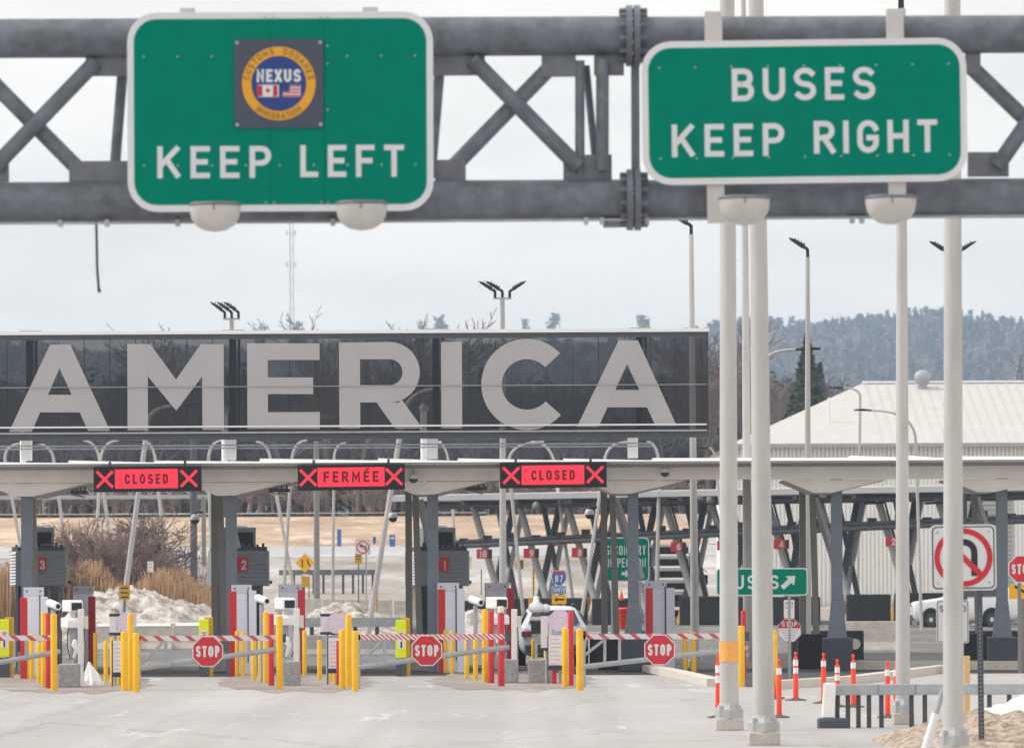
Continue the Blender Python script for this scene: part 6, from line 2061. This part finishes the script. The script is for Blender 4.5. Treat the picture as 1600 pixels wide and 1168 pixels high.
# ------------------------------------------------------------------ pale ribbed building with hip roof
Y0 = 247.0
e0 = W(1150, 692, Y0); zE = 8.85
bd = thing('warehouse', 'long pale ribbed warehouse with low hipped roof at the right', 'building', (e0.x, Y0, 0))
wall = MB()
LEN = 46
nr = 230
vs = []
for k in range(nr + 1):
    x = LEN * k / nr
    for dx, yy in ((0, 0), (.11, 0), (.125, .1), (.185, .1)):
        vs += [(x + dx, yy, 0), (x + dx, yy, zE)]
wall.add(vs, [(2 * k, 2 * k + 2, 2 * k + 3, 2 * k + 1) for k in range(4 * nr)])
wall.add([(0, 0, 0), (0, 24, 0), (0, 24, zE), (0, 0, zE)], [(0, 1, 2, 3)])
wall.build('wall', 'siding', bd)
zR = 12.25; xr = 7.0
rf = MB().add([(-.4, -.5, zE - .05), (LEN, -.5, zE - .05), (LEN, 12, zR), (xr, 12, zR), (-.4, 24.5, zE - .05), (LEN, 24.5, zE - .05)], [(0, 1, 2, 3), (4, 0, 3), (3, 2, 5, 4)])
rf_o = rf.build('roof', 'roof_pale', bd)
sm = MB()
for k in range(90):
    x = LEN * k / 90
    if x > xr: sm.add([(x, -.5, zE - .042), (x + .06, -.5, zE - .042), (x + .06, 11.9, zR + .005), (x, 11.9, zR + .005)], [(0, 1, 2, 3)])
sm.build('roof_ribs', 'roof_pale', rf_o)
MB().box(-.45, LEN, -.62, -.505, zE - .18, zE - .0).build('gutter', 'fascia', bd)
MB().box(xr, LEN, 11.85, 12.15, zR + .01, zR + .12).build('ridge_snow', 'snow', bd)
# open bay door with horizontal slats
xd = W(1480, 800, Y0).x - e0.x
dr = MB()
for k in range(24): dr.box(xd, xd + 3.2, -.12, -.06, 1.2 + k * .22, 1.2 + k * .22 + .19)
dr.build('rolling_door', 'fascia', bd)
# roof vent
q = W(1441, 602, Y0 + 11)
v = MB().lathe([(.22, -.1), (.22, .2), (.38, .3), (.42, .55), (.35, .75), (.15, .86), (.001, .88)], (q.x - e0.x, 10.9, zR - .25), 16)
v.build('roof_vent', 'galvanized_pale', bd)
q = W(1291, 620, Y0 + 6)
MB().cyl((q.x - e0.x, 4, 9.6), (q.x - e0.x, 4, 11.25), .06, n=8).build('vent_pipe', 'white_plastic', bd)

# ------------------------------------------------------------------ cars
def suv(name, label, loc, rz, paint, wheels=True, group=None):
    """length along local x, nose at -x"""
    t = thing(name, label, 'car', loc, rz, group)
    st = [  # x, z_low, z_sill, z_belt, half width, z_top, half top
        (-2.40, .40, .55, .86, .78, .90, .66), (-2.34, .26, .5, 1.0, .90, 1.03, .78), (-1.9, .24, .5, 1.02, .93, 1.06, .80), (-1.2, .24, .5, 1.08, .95, 1.14, .80),
        (-.85, .24, .5, 1.10, .95, 1.19, .80), (-.15, .24, .5, 1.12, .95, 1.66, .66), (.3, .24, .5, 1.12, .95, 1.74, .68), (1.2, .24, .5, 1.14, .95, 1.74, .68), (1.9, .24, .5, 1.16, .94, 1.66, .65), (2.28, .30, .52, 1.16, .90, 1.2, .76), (2.40, .42, .56, 1.05, .82, 1.08, .72)]
    vs, fs = [], []
    for x, zl, zs, zb_, hw, ztp, ht_ in st:
        half = [(0, zl), (hw * .8, zl), (hw * .98, zs), (hw * 1.0, (zs + zb_) / 2), (hw * .97, zb_), (hw * .93, zb_ + .03), (ht_, ztp - .05), (ht_ * .82, ztp), (0, ztp + .02)]
        ring = [(x, y, z) for y, z in half] + [(x, -y, z) for y, z in half[-2:0:-1]]
        vs += ring
    n = 16
    for i in range(len(st) - 1):
        for k in range(n):
            k2 = (k + 1) % n
            fs.append((i * n + k, i * n + k2, (i + 1) * n + k2, (i + 1) * n + k))
    fs += [tuple(range(n)), tuple(range((len(st) - 1) * n, len(st) * n))]
    b = MB().add(vs, fs, True).build('body', paint, t)
    md = b.modifiers.new('smooth', 'SUBSURF'); md.levels = 1; md.render_levels = 2
    for sg in (-1, 1):
        gl = MB()
        gl.add([(-.52, sg * .912, 1.19), (1.85, sg * .915, 1.22), (1.62, sg * .735, 1.60), (.0, sg * .735, 1.60)], [(0, 1, 2, 3)])
        gl.build('side_window', 'car_glass', t)
    MB().add([(-.93, -.72, 1.20), (-.93, .72, 1.20), (-.22, .58, 1.655), (-.22, -.58, 1.655)], [(0, 1, 2, 3)]).build('windscreen', 'car_glass', t)
    MB().add([(2.325, -.70, 1.22), (2.325, .70, 1.22), (1.985, .56, 1.62), (1.985, -.56, 1.62)], [(0, 1, 2, 3)]).build('rear_window', 'car_glass', t)
    for sg in (-1, 1):
        MB().box(-.62, -.5, sg * .98 - .06, sg * .98 + .06, 1.14, 1.30).build('mirror', 'black_metal', t, .02)
        MB().box(2.29, 2.41, sg * .74 - .15, sg * .74 + .13, .86, 1.02).build('tail_light', 'tail_red', t, .02)
        MB().box(-2.345, -2.2, sg * .66 - .12, sg * .66 + .14, .76, .90).build('headlight', 'hub_white', t, .02)
        MB().tube([(-.2, sg * .6, 1.78), (1.6, sg * .6, 1.79)], .025, 6).build('roof_rack', 'black_metal', t)
        for x in (-1.60, 1.12):
            w = MB()
            w.cyl((x, sg * .74, .37), (x, sg * .965, .37), .37, n=28)
            w.build('wheel', 'rubber', t, .03)
            MB().cyl((x, sg * .966, .37), (x, sg * .975, .37), .235, n=20).build('rim', 'rim_grey', t)
            MB().cyl((x, sg * .976, .37), (x, sg * .99, .37), .085, n=12).build('hub_cap', 'hub_white', t)
            MB().disc(0, 0, .45, 0, .02, 28, .375)
            ar = MB(); 
            vs_, fs_ = [], []
            for k in range(17):
                a = PI * k / 16
                for rr in (.37, .44): vs_.append((x + rr * math.cos(a), sg * .962, .37 + rr * math.sin(a)))
            fs_ = [(2 * k, 2 * k + 1, 2 * k + 3, 2 * k + 2) for k in range(16)]
            ar.add(vs_, fs_); ar.build('wheel_arch', 'black_metal', t)
    MB().box(2.33, 2.44, -.80, .80, .40, .62).build('rear_bumper', 'dark_grey', t, .03)
    MB().box(-2.44, -2.25, -.72, .72, .36, .55).build('front_bumper', 'dark_grey', t, .03)
    MB().box(2.402, 2.412, -.26, .26, .80, .92).build('licence_plate', 'reflective_white', t)
    return t
YW = 211.0
p = W(1498, 985, YW)
cw = suv('parked_car', 'white SUV with black wheels behind the no U-turn sign', (p.x + .25, YW, .1), 0, 'car_white')
cw.scale = (.93, 1, 1.14)
structure('road', MB().box(W(1380, 985, YW).x, 40, YW - 1.4, YW + 6, .006, .09), 'lane_asphalt')
p = W(861, 1040, 129.5)
suv('parked_car', 'silver SUV seen from behind, waiting right of booth 1', (p.x, 131.4, 0), R(-88), 'car_silver').scale = (1, .94, .88)
# truck: white cab edge and a load of dark beams
YT = 236
p0, p1 = W(1006, 930, YT), W(1100, 930, YT)
g0 = tz(p0.x, YT)
t = thing('flatbed_truck', 'white truck with a stack of dark slabs behind lane sign 6', 'truck', ((p0.x + p1.x) / 2, YT, g0))
hw = (p1.x - p0.x) / 2
for k in range(5):
    z = .75 + k * .56
    MB().box(-hw + .1, hw * .5, .3, 6, z, z + .30).build('slab', 'barrier_black', t, .02)
    MB().box(-hw + .08, hw * .52, .28, 6, z + .303, z + .47).build('slab_snow', 'snow', t, .03)
MB().box(-hw, hw, .2, 7, .5, .74).build('bed', 'dark_grey', t)
MB().add([(hw * .55, -.3, .3), (hw, -.3, .3), (hw * 1.02, -.3, 1.6), (hw * .92, -.3, 2.8), (hw * .7, -.3, 3.1), (hw * .55, -.3, 3.1),
          (hw * .55, 2, .3), (hw, 2, .3), (hw * 1.02, 2, 1.6), (hw * .92, 2, 2.8), (hw * .7, 2, 3.1), (hw * .55, 2, 3.1)],
         [(0, 1, 2, 3, 4, 5), (11, 10, 9, 8, 7, 6), (0, 6, 7, 1), (1, 7, 8, 2), (2, 8, 9, 3), (3, 9, 10, 4), (4, 10, 11, 5), (5, 11, 6, 0)]).build('cab', 'car_white', t, .08)
MB().box(hw * 1.0, hw * 1.12, -.4, -.3, 1.55, 2.0).build('mirror', 'black_metal', t, .02)
MB().tube([(hw * .95, -.3, 2.3), (hw * 1.1, -.35, 2.1)], .02, 6).build('mirror_arm', 'black_metal', t)
for x in (-hw * .8, hw * .8): MB().cyl((x - .15, .8, .4), (x + .15, .8, .4), .42, n=18).build('wheel', 'rubber', t)
MB().box(hw * .62, hw * .72, -.33, -.302, .75, .95).build('marker_lamp', 'lamp_red', t)

# ------------------------------------------------------------------ delineators
DL = [(1122, 1121, 1023, 'delineator post hard left of the orange banded pole'), (1217.5, 1121, 1029, 'delineator post just right of the second foreground pole'),
      (1210, 1092, 1028, 'tilted faded delineator behind the second foreground pole'), (1243.5, 1094, 1018, 'delineator post right of the STOP octagon post'),
      (1287, 1098.5, 1020, 'delineator post behind the white guardrail end'), (1308.5, 1104, 1029.5, 'delineator with broad white bands above the guardrail'),
      (1333.5, 1104.5, 1022, 'delineator post third from the guardrail end'), (1387, 1121, 1032, 'delineator post left of the slim pole behind the rail'),
      (1400, 1119, 1033, 'delineator post touching the slim pole behind the rail')]
for i, (px, base, top, lb) in enumerate(DL):
    p = G(px, base); s = sc(p.y); H = W(px, top, p.y).z
    t = thing('delineator', 'orange red ' + lb, 'delineator', p, 0, 'orange delineator posts')
    if i == 2: t.rotation_euler = (0, R(-5), 0)
    r = 4.1 / s
    MB().tube([(0, 0, .04), (0, 0, H * .86), (0, 0, H * .90)], [r * 1.05, r * .9, r * .45], 14).build('tube', 'orange_plastic', t)
    MB().lathe([(r * .45, H * .895), (r * .3, H * .93), (r * .6, H * .96), (r * .55, H), (.001, H + .005)], n=12).build('handle', 'orange_plastic', t)
    bands = ((.56, .68), (.72, .84)) if i in (0, 3, 5) else ((.74, .85),)
    for a, b in bands:
        MB().cyl((0, 0, H * a), (0, 0, H * b), r * .98, n=14, caps=False).build('reflective_band', 'reflective_white', t)
    MB().lathe([(r * 4.2, 0), (r * 4, .025), (r * 1.4, .045), (r, .06)], n=8, sm=False).build('base', 'rust_base', t)

# ------------------------------------------------------------------ guardrail at the right
Yr = G(1310, 1137).y; s = sc(Yr)
pr = W(1300, 1100, Yr)
t = thing('guard_rail', 'grey box beam guardrail with white end piece in front of the delineators', 'guard rail', (pr.x, Yr, 0))
x_ = lambda px: W(px, 1100, Yr).x - pr.x
zr1, zr0 = W(1400, 1068, Yr).z, W(1400, 1085, Yr).z
bm = MB().tube([(x_(1300), 0, (zr1 + zr0) / 2 - .0), (x_(1700), .0, (zr1 + zr0) / 2 - .02)], .077, 4, False)
mb = MB().box(x_(1302), x_(1720), -.07, .07, zr0, zr1)
mb.build('beam', 'galvanized_pale', t, .012)
mb = MB()
for px in (1372, 1430, 1500, 1640): mb.box(x_(px) - .004, x_(px) + .004, -.074, -.0705, zr0 + .002, zr1 - .002)
mb.build('beam_joints', 'dark_grey', t)
for px in (1309, 1325.5, 1342, 1358.5, 1378, 1425, 1446, 1547, 1578, 1620):
    MB().box(x_(px) - .032, x_(px) + .032, .073, .14, -.1, zr1 - .03).build('post', 'dark_grey', t)
ex0, ex1 = x_(1284), x_(1306)
en = MB()
zl = W(1284, 1136, Yr).z
en.add([(ex0 - .0, -.16, .16), (ex1 - .03, -.16, .16), (ex1, -.1, zr1 + .02), (ex0 + .03, -.1, zr1 + .02), (ex0, .12, .16), (ex1 - .03, .12, .16), (ex1, .12, zr1 + .02), (ex0 + .03, .12, zr1 + .02)],
       [(0, 1, 2, 3), (4, 7, 6, 5), (0, 4, 5, 1), (1, 5, 6, 2), (2, 6, 7, 3), (3, 7, 4, 0)])
en.build('end_piece', 'reflective_white', t, .015)
MB().box(ex0 - .06, ex1 + .18, -.2, .2, -.05, .15).build('end_foot', 'dark_grey', t, .03)
# tan post and the white brace leaning on the thickest pole
p = G(1511, 1124)
tag(MB().box(-.045, .045, -.045, .045, -.1, W(1511, 1024, p.y).z).build('wooden_post', 'wood_tan', None, .006, p), 'pale tan square post right of the thickest pole', 'post')
a, b = W(1474, 1076, 61.5), W(1444, 1176, 61.5)
d = (b - a).normalized()
t = thing('stay_pole', 'white slanted stay leaning from the thickest pole to the ground', 'stay', (b.x, 61.5, b.z))
q = a - b
MB().tube([(0, 0, 0) , q * .62], .052, 12).build('lower_sleeve', 'reflective_white', t)
MB().tube([q * .6, q], .034, 12).build('upper_rod', 'galvanized_pale', t)

# far canopy rail seen at the left under the front canopy
a, b = W(-40, 777, 300), W(326, 777, 300)
g0 = tz(a.x, 300)
t = thing('overhead_gantry', 'far pale overhead gantry bar behind booth 3 shrubs', 'gantry', (a.x, 300, g0))
Lx = b.x - a.x; z = a.z - g0
MB().box(0, Lx, -.1, .1, z - .12, z + .12).build('lower_bar', 'galvanized_pale', t)
MB().box(0, Lx, -.1, .1, z + .8, z + .95).build('upper_bar', 'steel_grey', t)
for k in range(12):
    x0, x1 = Lx * k / 12, Lx * (k + 1) / 12
    MB().tube([(x0, 0, z + .12), ((x0 + x1) / 2, 0, z + .8), (x1, 0, z + .12)], .05, 6).build('web', 'galvanized_pale', t)
for x in (.3, Lx - .3): MB().cyl((x, 0, -.2), (x, 0, z), .14, n=10).build('leg', 'steel_grey', t)
